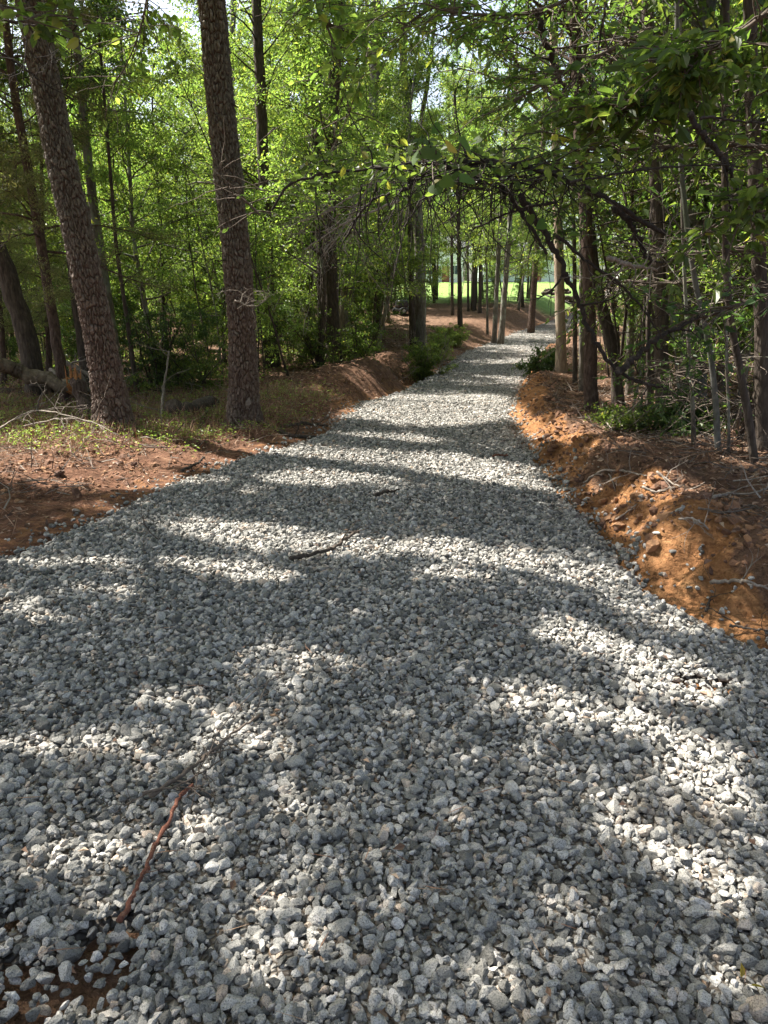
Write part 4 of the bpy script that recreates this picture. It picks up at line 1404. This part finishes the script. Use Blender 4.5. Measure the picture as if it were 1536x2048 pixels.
# the arch of vine and branch over the drive
YA = 4.4
arch = stick("arching_branch", "dark branch arching over the drive from the right, tangled with vines", 'branch',
             [at(1330, 470, 5.2), at(1240, 415, 4.9), at(1170, 375, 4.6), at(1100, 345, YA), at(1020, 325, YA), at(930, 322, YA), at(850, 328, YA), at(760, 338, YA + .1),
              at(680, 342, YA + .2), at(610, 355, YA + .3), at(565, 375, YA + .4), at(545, 420, YA + .4)], .017, .007, DARKTWIG, 90, twigs=16, twl=.45, n=60)
rg = np.random.default_rng(77)
b = MB()
for k in range(85):          # the bird-nest tangle
    px, py = rg.uniform(850, 1130), 0
    py = 338 + abs(px - 960) * .09 + rg.normal() * 14
    p = at(px, py, YA + rg.normal() * .1)
    d = np.array([rg.choice([-1, 1]) * 1.0, rg.normal() * .5, rg.normal() * .25])
    tube(b, curve(p, d, rg.uniform(.25, .7), 8, rg, .22, .03) - np.array(arch.location), np.linspace(.0042, .0018, 8), 4, cap=False)
b.build("vine_tangle", DARKTWIG, arch, smooth=True)
b = MB()
for k in range(60):           # hanging tendrils
    px = rg.uniform(720, 1140)
    p = at(px, 345 + abs(px - 960) * .1, YA + rg.normal() * .08)
    tube(b, curve(p, (rg.normal() * .25, rg.normal() * .2, -1), rg.uniform(.15, .75), 8, rg, .12, .05) - np.array(arch.location), np.linspace(.004, .0015, 8), 3, cap=False)
b.build("hanging_vine", DARKTWIG, arch, smooth=True)
# leaves of the vine, heart shaped
def heart_leaf(mb, p, s, nrm_, axis_, rnd, mt=0):
    nn = nrm(np.array(nrm_, float))
    a = nrm(np.array(axis_, float) - nn * np.dot(axis_, nn))
    c = np.cross(nn, a)
    out = [(0, 0), (-.12, .22), (-.02, .45), (.22, .52), (.5, .42), (.78, .2), (1.0, 0), (.78, -.2), (.5, -.42), (.22, -.52), (-.02, -.45), (-.12, -.22)]
    V = [np.array(p) + (a * (q[0]) + c * q[1] + nn * (-.25 * q[1] ** 2 - .15 * q[0] ** 2)) * s for q in out]
    V.append(np.array(p) + a * .45 * s - nn * .04 * s)
    F = [[k, (k + 1) % 12, 12] for k in range(12)]
    mb.add(V, F, rnd, mt)


VL = [(872, 322, 72, 0), (858, 300, 62, 0), (838, 318, 55, 0), (925, 292, 60, 0), (905, 305, 48, 1), (870, 385, 55, 0), (885, 372, 45, 0), (940, 370, 52, 0), (955, 352, 40, 0), (845, 285, 38, 0),
      (990, 345, 30, 0), (820, 300, 30, 0), (960, 285, 34, 0), (1000, 300, 26, 0), (915, 355, 34, 0), (790, 322, 26, 0), (1060, 440, 30, 0), (1090, 455, 34, 0), (1040, 310, 30, 0), (880, 262, 34, 0)]
for k, (px, py, w, yel) in enumerate(VL):
    b = MB()
    Yk = 3.3 if k < 10 else 4.2
    p = np.array(at(px, py - w * .3, Yk + rg.normal() * .08)) - np.array(arch.location)
    heart_leaf(b, p, w * .6 / FPX * Yk, (rg.normal() * .8, -1, .7 + rg.normal() * .6), (rg.normal() * .9, -.2, -.7), rg.random(), yel)
    b.build("vine_leaf", [LEAF_VINE, LEAF_YELLOW], arch, smooth=True)
b = MB()
lp_ = np.array([np.array(at(rg.uniform(600, 1250), 300 + rg.uniform(0, 70), YA + rg.normal() * .2)) - np.array(arch.location) for _ in range(620)])
leaves(b, lp_ + rg.normal(size=lp_.shape) * .05, rg.normal(size=lp_.shape) * np.array([1, 1, .5]) + np.array([0, 0, -.3]), rg.uniform(.03, .065, 620), rg, .6, True, .4)
b.build("foliage", LEAF_MID, arch)
b = MB()
for k, (px, py, w, yel) in enumerate(VL[:10]):
    p0 = np.array(at(px, py - w * .3, 3.3)) - np.array(arch.location)
    p1 = np.array(at(px + rg.normal() * 20, 325, YA)) - np.array(arch.location)
    tube(b, smooth_poly([p0, (p0 + p1) / 2 + np.array([0, 0, -.06]), p1], 8), .003, 4, cap=False)
b.build("vine_stem", BARK_TWIG, arch, smooth=True)

# second limb of the arch and dark bare branches right of centre
limbs = [("bare_branch", "bare branch curving down left under the arch, toward the upright pine", [(850, 345), (820, 372), (790, 385), (760, 392), (735, 408), (710, 440), (690, 480)], 4.6, .012, DARKTWIG, 10, .4),
         ("bare_branch", "long black branch sweeping from the arch down to the right-hand thicket", [(1040, 390), (1070, 440), (1105, 492), (1140, 560), (1165, 620), (1180, 665), (1205, 705), (1235, 745), (1275, 764), (1325, 774)], 4.8, .021, DARKTWIG, 5, .3),
         ("bare_branch", "black branch crossing below the arch and ending in a blunt tip", [(1000, 372), (1030, 402), (1052, 440), (1072, 468), (1094, 510)], 4.5, .016, DARKTWIG, 4, .3),
         ("bare_branch", "black branch rising left to right through the thicket to a dark clump", [(1230, 752), (1262, 722), (1300, 688), (1330, 665), (1370, 650), (1402, 632)], 5.0, .022, DARKTWIG, 6, .3),
         ("bare_branch", "thin black branch running down right from the tan trunk across the thicket", [(1112, 470), (1170, 520), (1230, 560), (1265, 590), (1300, 640), (1330, 680)], 4.8, .011, DARKTWIG, 7, .35),
         ("bare_branch", "thin black branch pointing left into the gap under the arch", [(1110, 405), (1060, 412), (1010, 428), (975, 445), (938, 462)], 4.4, .009, DARKTWIG, 6, .2),
         ("bare_branch", "grey-brown dead limb with curled pale twigs in the right-hand thicket", [(1215, 515), (1250, 528), (1285, 535), (1315, 540)], 4.6, .016, DEAD, 9, .3),
         ("bare_branch", "thick dark snag slanting behind the right-hand leaves", [(1228, 415), (1262, 445), (1280, 490), (1300, 530)], 5.2, .026, DARKTWIG, 5, .3),
         ("bare_branch", "crooked dark limb curving down the right side from a knobbed tip", [(1383, 228), (1392, 258), (1425, 290), (1455, 330), (1475, 375), (1480, 420), (1482, 450), (1500, 462)], 4.4, .017, DARKTWIG, 5, .35),
         ("bare_branch", "thin level branch crossing the right-hand leaves", [(1140, 365), (1220, 350), (1320, 335), (1420, 328), (1500, 335)], 4.2, .007, DARKTWIG, 9, .3),
         ("bare_branch", "upper thin level branch across the right-hand leaves", [(1400, 235), (1440, 236), (1490, 245), (1545, 246)], 4.0, .008, DARKTWIG, 7, .3),
         ("bare_branch", "dark limb slanting down right at the top of the picture", [(1075, 20), (1085, 70), (1108, 125), (1125, 170), (1144, 218)], 6.5, .028, DARKTWIG, 5, .5),
         ("bare_branch", "thin vine hanging straight at the top right of centre", [(1215, -20), (1203, 60), (1190, 140), (1175, 200), (1160, 245)], 6.0, .010, DARKTWIG, 5, .4),
         ("bare_branch", "dead branch with white curled twigs on the right of the upright pine, low one", [(470, 600), (500, 615), (520, 610), (540, 590)], 8.6, .010, DEAD, 12, .4),
         ("bare_branch", "dead forked branch reaching left under the arch, upper fork", [(800, 400), (740, 425), (700, 440), (650, 470), (610, 500)], 5.6, .009, DEAD, 18, .45),
         ("bare_branch", "dead forked branch reaching left under the arch, lower fork", [(760, 330), (735, 380), (705, 420), (680, 470), (640, 520)], 6.2, .008, DEAD, 20, .5),
         ("bare_branch", "dead branch spray in front of the dark twin stems", [(720, 385), (690, 400), (655, 425), (610, 440), (560, 460)], 6.8, .008, DEAD, 20, .5),
         ("bare_branch", "thin grey branch drooping at the top left of the leaning pine", [(-20, 30), (60, 55), (130, 70), (200, 110)], 6.0, .010, DARKTWIG, 12, .6),
         ("bare_branch", "thin dark branch below the drooping one at the left edge", [(-20, 90), (40, 130), (90, 170), (150, 200)], 6.2, .009, DARKTWIG, 12, .6),
         ("bare_branch", "pale hanging vine catching the sun at top centre", [(740, 90), (722, 160), (700, 220), (680, 270), (655, 312)], 9.0, .010, DEAD, 6, .4)]
for k, (nm, lab, pts, Y, r, m_, tw, tl) in enumerate(limbs):
    stick(nm, lab, 'branch', [at(px, py, Y + .04 * j) for j, (px, py) in enumerate(pts)], r, r * .45, m_, 120 + k, twigs=tw, twl=tl, n=len(pts) * 6)

# ------------------------------------------------------------------ near leafy boughs on the right and along the top
def bough(name, label, pts, Y, r, leafm, nside, leaf, nleaf, seed, width=.42, L=.6, drift=.0, group=None):
    rg = np.random.default_rng(seed)
    P = smooth_poly([at(px, py, Y + drift * j) for j, (px, py) in enumerate(pts)], 26)
    base = P[0].copy()
    P = P - base
    root = empty(name, base)
    tag(root, label, 'branch', group)
    tm, cm = MB(), MB()
    tube(tm, P, np.linspace(r, r * .3, 26), 7, rough=.06)
    LPp, LDd = [], []
    for k in range(nside):
        s = interp_poly(P, rg.uniform(.05, 1))[0]
        d = rg.normal(size=3) * np.array([1, .9, .35]) + nrm(P[-1] - P[0]) * .4
        c = curve(s, d, L * rg.uniform(.5, 1.3), 7, rg, .15, .03)
        tube(tm, c, np.linspace(.006, .002, 7), 4, cap=False)
        q = int(nleaf * rg.uniform(.6, 1.3))
        pp = interp_poly(c, .15 + .85 * rg.random(q))
        LPp.append(pp + rg.normal(size=pp.shape) * .015)
        LDd.append(nrm(rg.normal(size=pp.shape) * np.array([1, 1, .4]) + nrm(c[-1] - c[0]) * .9 + np.array([0, 0, -.35])))
    Q, Dd = np.concatenate(LPp), np.concatenate(LDd)
    kq = in_gap(base, rg)(Q)
    Q, Dd = Q[kq], Dd[kq]
    leaves(cm, Q, Dd, leaf * rg.uniform(.6, 1.25, len(Q)), rg, width, True, .55)
    tm.build("limb", BARK_TWIG, root, smooth=True)
    cm.build("foliage", leafm, root)
    return root


BO = [("big-leaved bough filling the top right corner", [(1600, -40), (1520, 40), (1440, 90), (1340, 130)], 3.8, 40, .15, 15),
      ("big-leaved bough hanging in front of the pale trunk at the top right", [(1600, 160), (1500, 150), (1400, 170), (1290, 210), (1220, 240)], 4.2, 44, .14, 15),
      ("dark leafy bough reaching left above the arch's right end", [(1600, 300), (1480, 290), (1360, 290), (1250, 300), (1150, 300)], 4.6, 46, .12, 15),
      ("bough of drooping long leaves at the right edge, mid height", [(1620, 380), (1540, 400), (1460, 430), (1400, 470)], 3.6, 30, .13, 12),
      ("leafy bough in deep shade low at the right edge", [(1620, 560), (1540, 590), (1470, 610), (1400, 640)], 4.6, 34, .11, 13),
      ("flat layered leafy bough before the dark trunk of the right thicket", [(1560, 480), (1460, 500), (1380, 510), (1300, 500)], 5.2, 34, .09, 16),
      ("leafy bough coming in at the top of the picture, right of centre", [(1250, -80), (1160, -10), (1060, 30), (960, 30), (880, 20)], 5.2, 44, .10, 16),
      ("second leafy bough at the top, hanging lower above the arch", [(1300, 60), (1200, 110), (1120, 150), (1050, 190)], 5.6, 40, .09, 15),
      ("sunlit maple-like spray at the top centre", [(1000, -60), (920, -10), (850, 20), (800, 60)], 6.5, 34, .11, 14),
      ("low leafy bough right of the tan trunk over the bank", [(1400, 560), (1320, 570), (1240, 560), (1180, 580)], 7.0, 34, .08, 15),
      ("low flat spray of leaves over the litter in the right-hand thicket", [(1560, 700), (1470, 730), (1380, 740), (1300, 760)], 6.4, 40, .08, 16),
      ("lowest flat spray of leaves near the ground at the right", [(1600, 800), (1500, 810), (1420, 800), (1340, 800)], 6.8, 36, .07, 16)]
for k, (lab, pts, Y, ns, lf, nl) in enumerate(BO):
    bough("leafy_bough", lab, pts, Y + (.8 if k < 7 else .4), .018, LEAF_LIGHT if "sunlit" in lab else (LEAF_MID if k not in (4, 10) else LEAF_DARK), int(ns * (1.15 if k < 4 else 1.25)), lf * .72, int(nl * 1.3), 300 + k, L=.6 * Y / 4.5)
BO2 = [("leafy spray crossing the top left corner before the leaning pine", [(-60, -20), (10, 20), (60, 40), (110, 30)], 5.0, 12, .09, 10, LEAF_MID),
       ("bright spray of oak-like leaves hanging at top centre", [(600, -60), (640, 20), (670, 90), (690, 170), (700, 230)], 8.0, 44, .11, 10, LEAF_LIGHT),
       ("bright leafy bough high between the big pines", [(300, -60), (290, 30), (260, 120), (220, 180)], 9.5, 40, .10, 14, LEAF_LIGHT),
       ("leafy twig climbing across the upright pine's trunk", [(520, 430), (490, 400), (455, 380), (440, 330)], 8.6, 18, .07, 9, LEAF_DARK)]
for k, (lab, pts, Y, ns, lf, nl, lm) in enumerate(BO2):
    bough("leafy_bough", lab, pts, Y, .015, lm, ns, lf, nl, 330 + k, width=.6, L=.5 * Y / 6)

# ------------------------------------------------------------------ ditch-side bush and brush
rg = np.random.default_rng(5)


def bush(label, px, py, Y, h, wd, leafm, leaf, n, seed, cat='bush', name="bush", group=None, width=.5):
    rg = np.random.default_rng(seed)
    p = at(px, py, Y)
    z = hz(p.x, Y)
    root = empty(name, (p.x, Y, z))
    tag(root, label, cat, group)
    tm, cm = MB(), MB()
    for k in range(14):
        a = rg.uniform(0, 6.28)
        e = rg.uniform(.25, 1.4)
        c = curve((rg.normal() * .05, rg.normal() * .05, -.03), (math.cos(a) * math.cos(e) * wd / h, math.sin(a) * math.cos(e) * wd / h, math.sin(e)), h * rg.uniform(.7, 1.1), 8, rg, .12)
        tube(tm, c, np.linspace(.012, .004, 8) * h, 5)
        grow(tm, cm, c, np.linspace(.012, .004, 8) * h, rg, h * .02, c[-1][2], 7, (.35 * wd + .15, .2), leaf=leaf, nleaf=n, nsub=4, spread=.14, width=width)
    tm.build("stem", BARK_DARK, root, smooth=True)
    cm.build("foliage", [leafm, BARK_TWIG], root)


bush("loose green bush at the mouth of the ditch beside the drive", 842, 730, 21.5, 1.1, .6, LEAF_MID, .06, 14, 1)
bush("second green bush spreading right from the ditch toward the drive", 872, 700, 25, 1.3, 1.0, LEAF_LIGHT, .06, 14, 2)
bush("small yellow-green shrub on the litter bank right of the ditch bush", 908, 670, 30, .8, .9, LEAF_LIGHT, .06, 12, 3)
bush("small leafy shrub overhanging the drive, left of the tan trunk", 1100, 620, 15.5, .5, .35, LEAF_DARK, .07, 10, 4)
bush("low shrub at the foot of the red-barked trunk", 1240, 850, 8.2, .16, .25, LEAF_MID, .04, 9, 5)
bush("low dark shrub in the shade right of the bare white branch", 1350, 850, 8.0, .45, .6, LEAF_DARK, .05, 10, 6)
bush("dark green shrub at the foot of the dark twin stems", 640, 745, 18.5, 1.6, 1.2, LEAF_MID, .06, 9, 7)
bush("dark green shrub left of the ditch bush", 720, 735, 20, 1.6, 1.4, LEAF_MID, .06, 14, 8)
bush("green shrub behind the short rotten log", 400, 790, 12.5, 1.3, 1.0, LEAF_MID, .055, 13, 9)
bush("green shrub right behind the leaning pine", 310, 770, 13, 1.5, 1.1, LEAF_DARK, .055, 13, 10)
for k, (px, py) in enumerate([(800, 715), (830, 725), (850, 700), (880, 690), (820, 690)]):
    p = at(px, py, 20.5 + k * .5)
    z = hz(p.x, p.y)
    rg2 = np.random.default_rng(k + 900)
    stick("dead_branch", ("pale forked dead branch leaning out of the ditch", "dark dead branch across the ditch mouth", "pale dead branch against the thick grey-brown trunk", "bleached branch standing up in the ditch bush", "dead branch on the ditch's far rim")[k], 'branch',
          [(p.x, p.y, z), (p.x + rg2.normal() * .3, p.y, z + .35), (p.x + rg2.normal() * .5, p.y - .1, z + .8)], .022, .008, DEAD if k != 1 else BARK_DARK, 900 + k, twigs=12, twl=.6)

# ------------------------------------------------------------------ ground cover and litter (stuff)
def scatter_xy(n, xr, yr, rng):
    return rng.uniform(*xr, n), yr[0] + (yr[1] - yr[0]) * rng.random(n) ** 1.3


rng = np.random.default_rng(33)
b = MB()
for n, xr_, yr_, s0 in ((60000, (-7, 8.5), (2.2, 15), .05), (36000, (-14, 14), (12, 34), .09)):
    x, y = scatter_xy(n, xr_, yr_, rng)
    L, Q = road_l(y), road_r(y)
    d = np.maximum(L - x, x - Q)
    dens = np.where(x > Q, sm(.2, .6, d + .3 * fbm(x * 2, y * 2, 2, 91)), .55 * sm(.1, .6, d) + .45 * sm(.8, 2.2, d)) * (.35 + .65 * sm(-.2, .3, fbm(x * 1.5, y * 1.5, 3, 92)))
    k = rng.random(n) < dens
    x, y = x[k], y[k]
    z = height(x, y) + .008
    D = rng.normal(size=(len(x), 3)) * np.array([1, 1, .3])
    leaves(b, np.stack([x, y, z], -1), D, s0 * rng.uniform(.5, 1.3, len(x)), rng, .55, False, .45, fold=.2)
xq = rng.uniform(-3, 3, 420)
yq = 1.2 + 11 * rng.random(420)
kq = (xq > road_l(yq)) & (xq < road_r(yq))
xq, yq = xq[kq], yq[kq]
leaves(b, np.stack([xq, yq, road_z(yq) + .045], -1), rng.normal(size=(len(xq), 3)) * np.array([1, 1, .2]), rng.uniform(.015, .045, len(xq)), rng, .5, False, .5, fold=.2)
tag(b.build("leaf_litter", LITTER), 'brown dead leaves strewn over the forest floor', kind='stuff')
b = MB()
n = 90000
x, y = scatter_xy(n, (-7, 8), (2.2, 16), rng)
L, Q = road_l(y), road_r(y)
d = np.maximum(L - x, x - Q)
k = rng.random(n) < sm(.05, .5, np.where(x > Q, d - .45, d)) * (.3 + .7 * sm(-.3, .3, fbm(x * 1.2, y * 1.2, 3, 94)))
x, y = x[k], y[k]
D = rng.normal(size=(len(x), 3)) * np.array([1, 1, .22])
leaves(b, np.stack([x, y, height(x, y) + .012], -1), D, rng.uniform(.08, .2, len(x)), rng, .028, False, .3, fold=.0)
xq = rng.uniform(-3, 3, 1500)
yq = 1.2 + 11 * rng.random(1500)
kq = (xq > road_l(yq)) & (xq < road_r(yq))
xq, yq = xq[kq], yq[kq]
leaves(b, np.stack([xq, yq, road_z(yq) + .045], -1), rng.normal(size=(len(xq), 3)) * np.array([1, 1, .12]), rng.uniform(.05, .12, len(xq)), rng, .03, False, .3, fold=0)
tag(b.build("pine_straw", STRAW), 'fallen pine needles over the dirt beside the drive', kind='stuff')
b = MB()
for k in range(8500):
    far_ = k > 6500
    x_ = rng.uniform(-7, 8) if not far_ else rng.uniform(-12, 10)
    y_ = rng.uniform(2.5, 13) if not far_ else rng.uniform(12, 28)
    a_, c_ = side(x_, y_)
    if (c_ < .55 and c_ > 0) or (a_ > 0 and a_ < .5) or max(a_, c_) < 0 or (a_ > 0 and rng.random() < .5):
        continue
    p_ = (x_, y_, hz(x_, y_) + rng.uniform(0, .05))
    tube(b, curve(p_, (rng.normal(), rng.normal(), rng.normal() * .18), rng.uniform(.12, .6), 5, rng, .25), np.linspace(rng.uniform(.003, .008), .002, 5), 3, cap=False, mat=int(rng.random() < .35))
tag(b.build("twig_litter", [BARK_TWIG, DEAD]), 'fine dead twigs and roots strewn over the forest floor and bank tops', kind='stuff')
# soil clods on the disturbed left edge and on the bank
b = MB()
n = 34000
y = 1.8 + 13 * rng.random(n) ** 1.2
x = np.where(rng.random(n) < .5, road_r(y) + rng.uniform(.0, 1.2, n), road_l(y) - rng.uniform(.0, 3.0, n))
L, Q = road_l(y), road_r(y)
dl_, dr_ = L - x, x - Q
pr = np.where(dl_ > 0, sm(.15, .6, dl_) * (1 - sm(1.8, 2.8, dl_)), np.where(dr_ > 0, sm(.03, .15, dr_) * (1 - sm(.55, .85, dr_)), 0)) * sm(-.3, .3, fbm(x * 1.8, y * 1.8, 2, 95))
k = rng.random(n) < pr
x, y = x[k], y[k]
scatter_stones(b, np.stack([x, y, height(x, y)], -1), rng.lognormal(math.log(.013), .6, len(x)).clip(.004, .075), 1, rng)
CLOD, nt, p, out = mat("soil_clod")
a_ = N(nt, "ShaderNodeAttribute", attribute_name="rnd")
nt.links.new(ramp(nt, [(0, (.08, .04, .025)), (.5, (.17, .085, .045)), (1, (.31, .165, .08))], a_.outputs['Fac']).outputs[0], p.inputs['Base Color'])
p.inputs['Roughness'].default_value = .95
nt.links.new(bump(nt, noise(nt, coords(nt), 60, 5).outputs[0], .01, 1), p.inputs['Normal'])
tag(b.build("dirt", CLOD), 'clods of red earth along both edges of the drive', kind='stuff')
# green ground cover: left strip before the pines, patches in the woods
b = MB()


def cover(n, fn, s0, per=5, hh=.14):
    x, y, m = fn(n)
    k = rng.random(n) < m
    x, y = x[k], y[k]
    z = height(x, y)
    P0 = np.stack([x, y, z], -1)
    for q in range(per):
        off = rng.normal(size=P0.shape) * np.array([.045, .045, 0])
        hgt_ = rng.uniform(.02, hh, len(x))
        leaves(b, P0 + off + np.stack([x * 0, x * 0, hgt_], -1), rng.normal(size=P0.shape) * np.array([1, 1, .3]), s0 * rng.uniform(.6, 1.3, len(x)), rng, .55, False, .7)
    # thin stems
    kk_ = rng.random(len(x)) < .35
    leaves(b, P0[kk_], np.array([0, 0, 1.0]) + rng.normal(size=(kk_.sum(), 3)) * .35, hh * 1.5, rng, .035, False, .1, mat=1)


def f1(n):
    x = rng.uniform(-8, .2, n)
    y = rng.uniform(7.2, 13.5, n)
    px, py = project(x, y, 0.08)
    m = sm(7.4, 8.2, y + .012 * (px - 250) * 0 + .5 * fbm(x * 1.2, y * 1.2, 2, 96)) * sm(.25, .9, road_l(y) - x) * (.25 + .75 * sm(-.25, .25, fbm(x * 1.6, y * 1.6, 3, 97)))
    return x, y, m * np.interp(y, [7, 10.5, 13.5], [1, .9, .5])


def f2(n):
    x = rng.uniform(-16, 2, n)
    y = rng.uniform(13, 30, n)
    return x, y, sm(1.2, 3, road_l(y) - x) * sm(.0, .3, fbm(x * .7, y * .7, 3, 98)) * sm(.6, 1.2, seg_dist(x, y, CREEK))


def f3(n):
    x = rng.uniform(1.5, 12, n)
    y = rng.uniform(6.5, 24, n)
    return x, y, sm(1.3, 2.4, x - road_r(y)) * sm(.0, .35, fbm(x * .9, y * .9, 3, 99))


cover(13000, f1, .034, 5, .12)
xw, yw, mw_ = f1(16000)
kw = rng.random(16000) < mw_
Pw = np.stack([xw, yw, height(xw, yw)], -1)[kw]
for q in range(3):
    leaves(b, Pw + rng.normal(size=Pw.shape) * .02, rng.normal(size=Pw.shape) * .5 + np.array([0, 0, .8]), rng.uniform(.08, .24, len(Pw)), rng, .035, False, .1, mat=1)
cover(14000, f2, .07, 4, .30)
cover(7000, f3, .06, 4, .25)
tag(b.build("ground_cover", [LEAF_LIGHT, STRAW]), 'low green weeds and seedlings on the forest floor', kind='stuff')
# lawn grass tufts at its near edge
# yellow-green leaf on the gravel
b = MB()
p = onroad([(1482, 1955)], .05)[0]
leaves(b, np.array([p, (p[0] + .01, p[1] - .02, p[2])]), np.array([[.1, .3, .8], [.6, -.3, .2]]), .032, rng, .45, True, .3)
o = b.build("fallen_leaf", LEAF_YELLOW)
tag(o, "single yellow-green leaf on the gravel at the bottom right", 'leaf')

# ------------------------------------------------------------------ beyond the lawn: two pale houses, and a dark mower under the trees
import bmesh


def boxes(name, m, parent, lst, bev=.0):
    b = MB()
    for (x0, x1, y0, y1, z0, z1) in lst:
        V = [(x, y, z) for z in (z0, z1) for y in (y0, y1) for x in (x0, x1)]
        b.add(V, [[0, 1, 3, 2][::-1], [4, 5, 7, 6], [0, 1, 5, 4], [2, 3, 7, 6][::-1], [0, 2, 6, 4][::-1], [1, 3, 7, 5]])
    o = b.build(name, m, parent)
    if bev:
        md = o.modifiers.new("bevel", 'BEVEL')
        md.width = bev
        md.segments = 3
    return o


SIDING = plain("pale_siding", (.62, .68, .72), .6, 0, .06, 3)
WHITE = plain("white_paint", (.8, .8, .78), .5, 0, .04, 3)
ROOF = plain("roof_shingle", (.16, .16, .17), .85, 0, .3, 8)
GLASS = plain("window_glass", (.05, .07, .09), .12, 0, .2, 2)
RUST = plain("faded_red_paint", (.30, .09, .06), .6, 0, .3, 5)
BLACK = plain("black_machine_paint", (.022, .022, .025), .35, 0, .3, 9)
RUBBER = plain("black_rubber", (.02, .02, .02), .8, 0, .2, 12)
STEEL = plain("grey_steel", (.30, .31, .33), .35, .8, .15, 9)


def house(label, x, y, w, d, h, wall, rot=0):
    z = hz(x, y)
    r_ = empty("house", (x, y, z - .2))
    r_.rotation_euler = (0, 0, rot)
    tag(r_, label, 'house')
    boxes("wall", wall, r_, [(-w / 2, w / 2, -d / 2, d / 2, 0, h)])
    b = MB()
    o_ = .4
    V = [(-w / 2 - o_, -d / 2 - o_, h), (w / 2 + o_, -d / 2 - o_, h), (w / 2 + o_, d / 2 + o_, h), (-w / 2 - o_, d / 2 + o_, h), (-w / 2 - o_, 0, h + d * .32), (w / 2 + o_, 0, h + d * .32)]
    b.add(V, [[0, 1, 5, 4], [2, 3, 4, 5]])
    b.add(V, [[0, 4, 3], [1, 2, 5]])
    b.add([(v[0], v[1], v[2] - .12) for v in V[:4]], [[3, 2, 1, 0]])
    b.build("roof", ROOF, r_)
    for k, fx in enumerate((-.34, -.12, .30)):
        q = boxes("window", WHITE, r_, [(fx * w - .55, fx * w + .55, -d / 2 - .05, -d / 2 + .02, 1.1, 2.4)])
        boxes("pane", GLASS, q, [(fx * w - .45, fx * w - .03, -d / 2 - .07, -d / 2, 1.2, 2.3), (fx * w + .03, fx * w + .45, -d / 2 - .07, -d / 2, 1.2, 2.3)])
    boxes("door", RUST, r_, [(.08 * w - .5, .08 * w + .5, -d / 2 - .05, -d / 2 + .02, .15, 2.25)])
    return r_


house("pale blue-grey house beyond the lawn, seen between the trunks right of centre", 20.0, 112, 13, 8, 3.2, SIDING, .1)
house("small white outbuilding beyond the lawn, behind the thick ditch-side trunk", 8.2, 108, 5.5, 5, 4.6, WHITE, -.1)
house("white house far up the drive, glimpsed through the right-hand trunks", 37.5, 106, 9, 8, 3.5, WHITE, .0)

# mower
pm = at(812, 612, 43)
zm = hz(pm.x, 43)
mw = empty("riding_mower", (pm.x, 43, zm))
mw.rotation_euler = (0, 0, .5)
tag(mw, "black riding mower with upright steering post, parked under the trees before the lawn", 'mower')
boxes("deck", BLACK, mw, [(-.55, .45, -.42, .42, .18, .36)], .05)
boxes("hood", BLACK, mw, [(-.60, .05, -.27, .27, .36, .80)], .12)
boxes("seat", RUBBER, mw, [(.30, .72, -.24, .24, .58, .68), (.64, .74, -.24, .24, .66, 1.10)], .05)
boxes("engine_cover", BLACK, mw, [(.40, .98, -.33, .33, .34, .60)], .06)
b = MB()
tube(b, np.array([(-.05, 0, .7), (.08, 0, 1.0), (.12, 0, 1.08)]), .02, 8)
th = np.linspace(0, 2 * np.pi, 19)
tube(b, np.stack([.12 + .05 * np.cos(th), .19 * np.sin(th), 1.1 + .17 * np.cos(th) * .5], -1), .015, 6, cap=False)
b.build("steering_wheel", RUBBER, mw, smooth=True)
b = MB()
tube(b, np.array([(.75, -.3, .5), (.75, -.3, 1.45), (.75, .3, 1.45), (.75, .3, .5)]), .025, 8)
b.build("roll_bar", BLACK, mw)
for sx, r, w in ((-.42, .20, .14), (.66, .28, .2)):
    for sy in (-1, 1):
        b = MB()
        tube(b, np.array([(sx, sy * .42 - w / 2, r), (sx, sy * .42 - w / 2 + .02, r), (sx, sy * .42 + w / 2 - .02, r), (sx, sy * .42 + w / 2, r)]), [r * .9, r, r, r * .9], 24)
        wo = b.build("wheel", RUBBER, mw, smooth=False)
        b = MB()
        tube(b, np.array([(sx, sy * (.42 + w / 2) - .02, r), (sx, sy * (.42 + w / 2) + .012, r)]), [r * .5, r * .45], 16)
        b.build("rim", STEEL, wo)

# heap of cut logs beside the far drive
for k in range(7):
    px = 1105 + k * 11
    p = at(px, 578, 63)
    x, y = p.x, 63 + (k % 3) * .8
    z = hz(x, y)
    stick("cut_log", ("cut log in the dark heap beside the far drive"), 'log', [(x - .9, y, z + .15 + .22 * (k % 2)), (x, y + .1, z + .2 + .25 * (k % 2)), (x + 1.0, y + .2, z + .25 + .22 * (k % 2))], .16, .13, BARK_DARK, 700 + k, group="logs heaped beside the far drive", twigs=0)
# the far driveway apron across the lawn
b = MB()
q = [(x_, y_) for x_, y_ in ((13.0, 62), (16.5, 66), (21.5, 71), (27.5, 76))]
V, F = [], []
for k, (x_, y_) in enumerate(q):
    for s in (-1, 1):
        for_ = (x_, y_ + s * 1.3)
        V.append((for_[0], for_[1], hz(*for_) + .05))
for k in range(len(q) - 1):
    F.append([2 * k, 2 * k + 2, 2 * k + 3, 2 * k + 1])
b.add(V, F)
tag(b.build("driveway", ROADM), kind='structure')
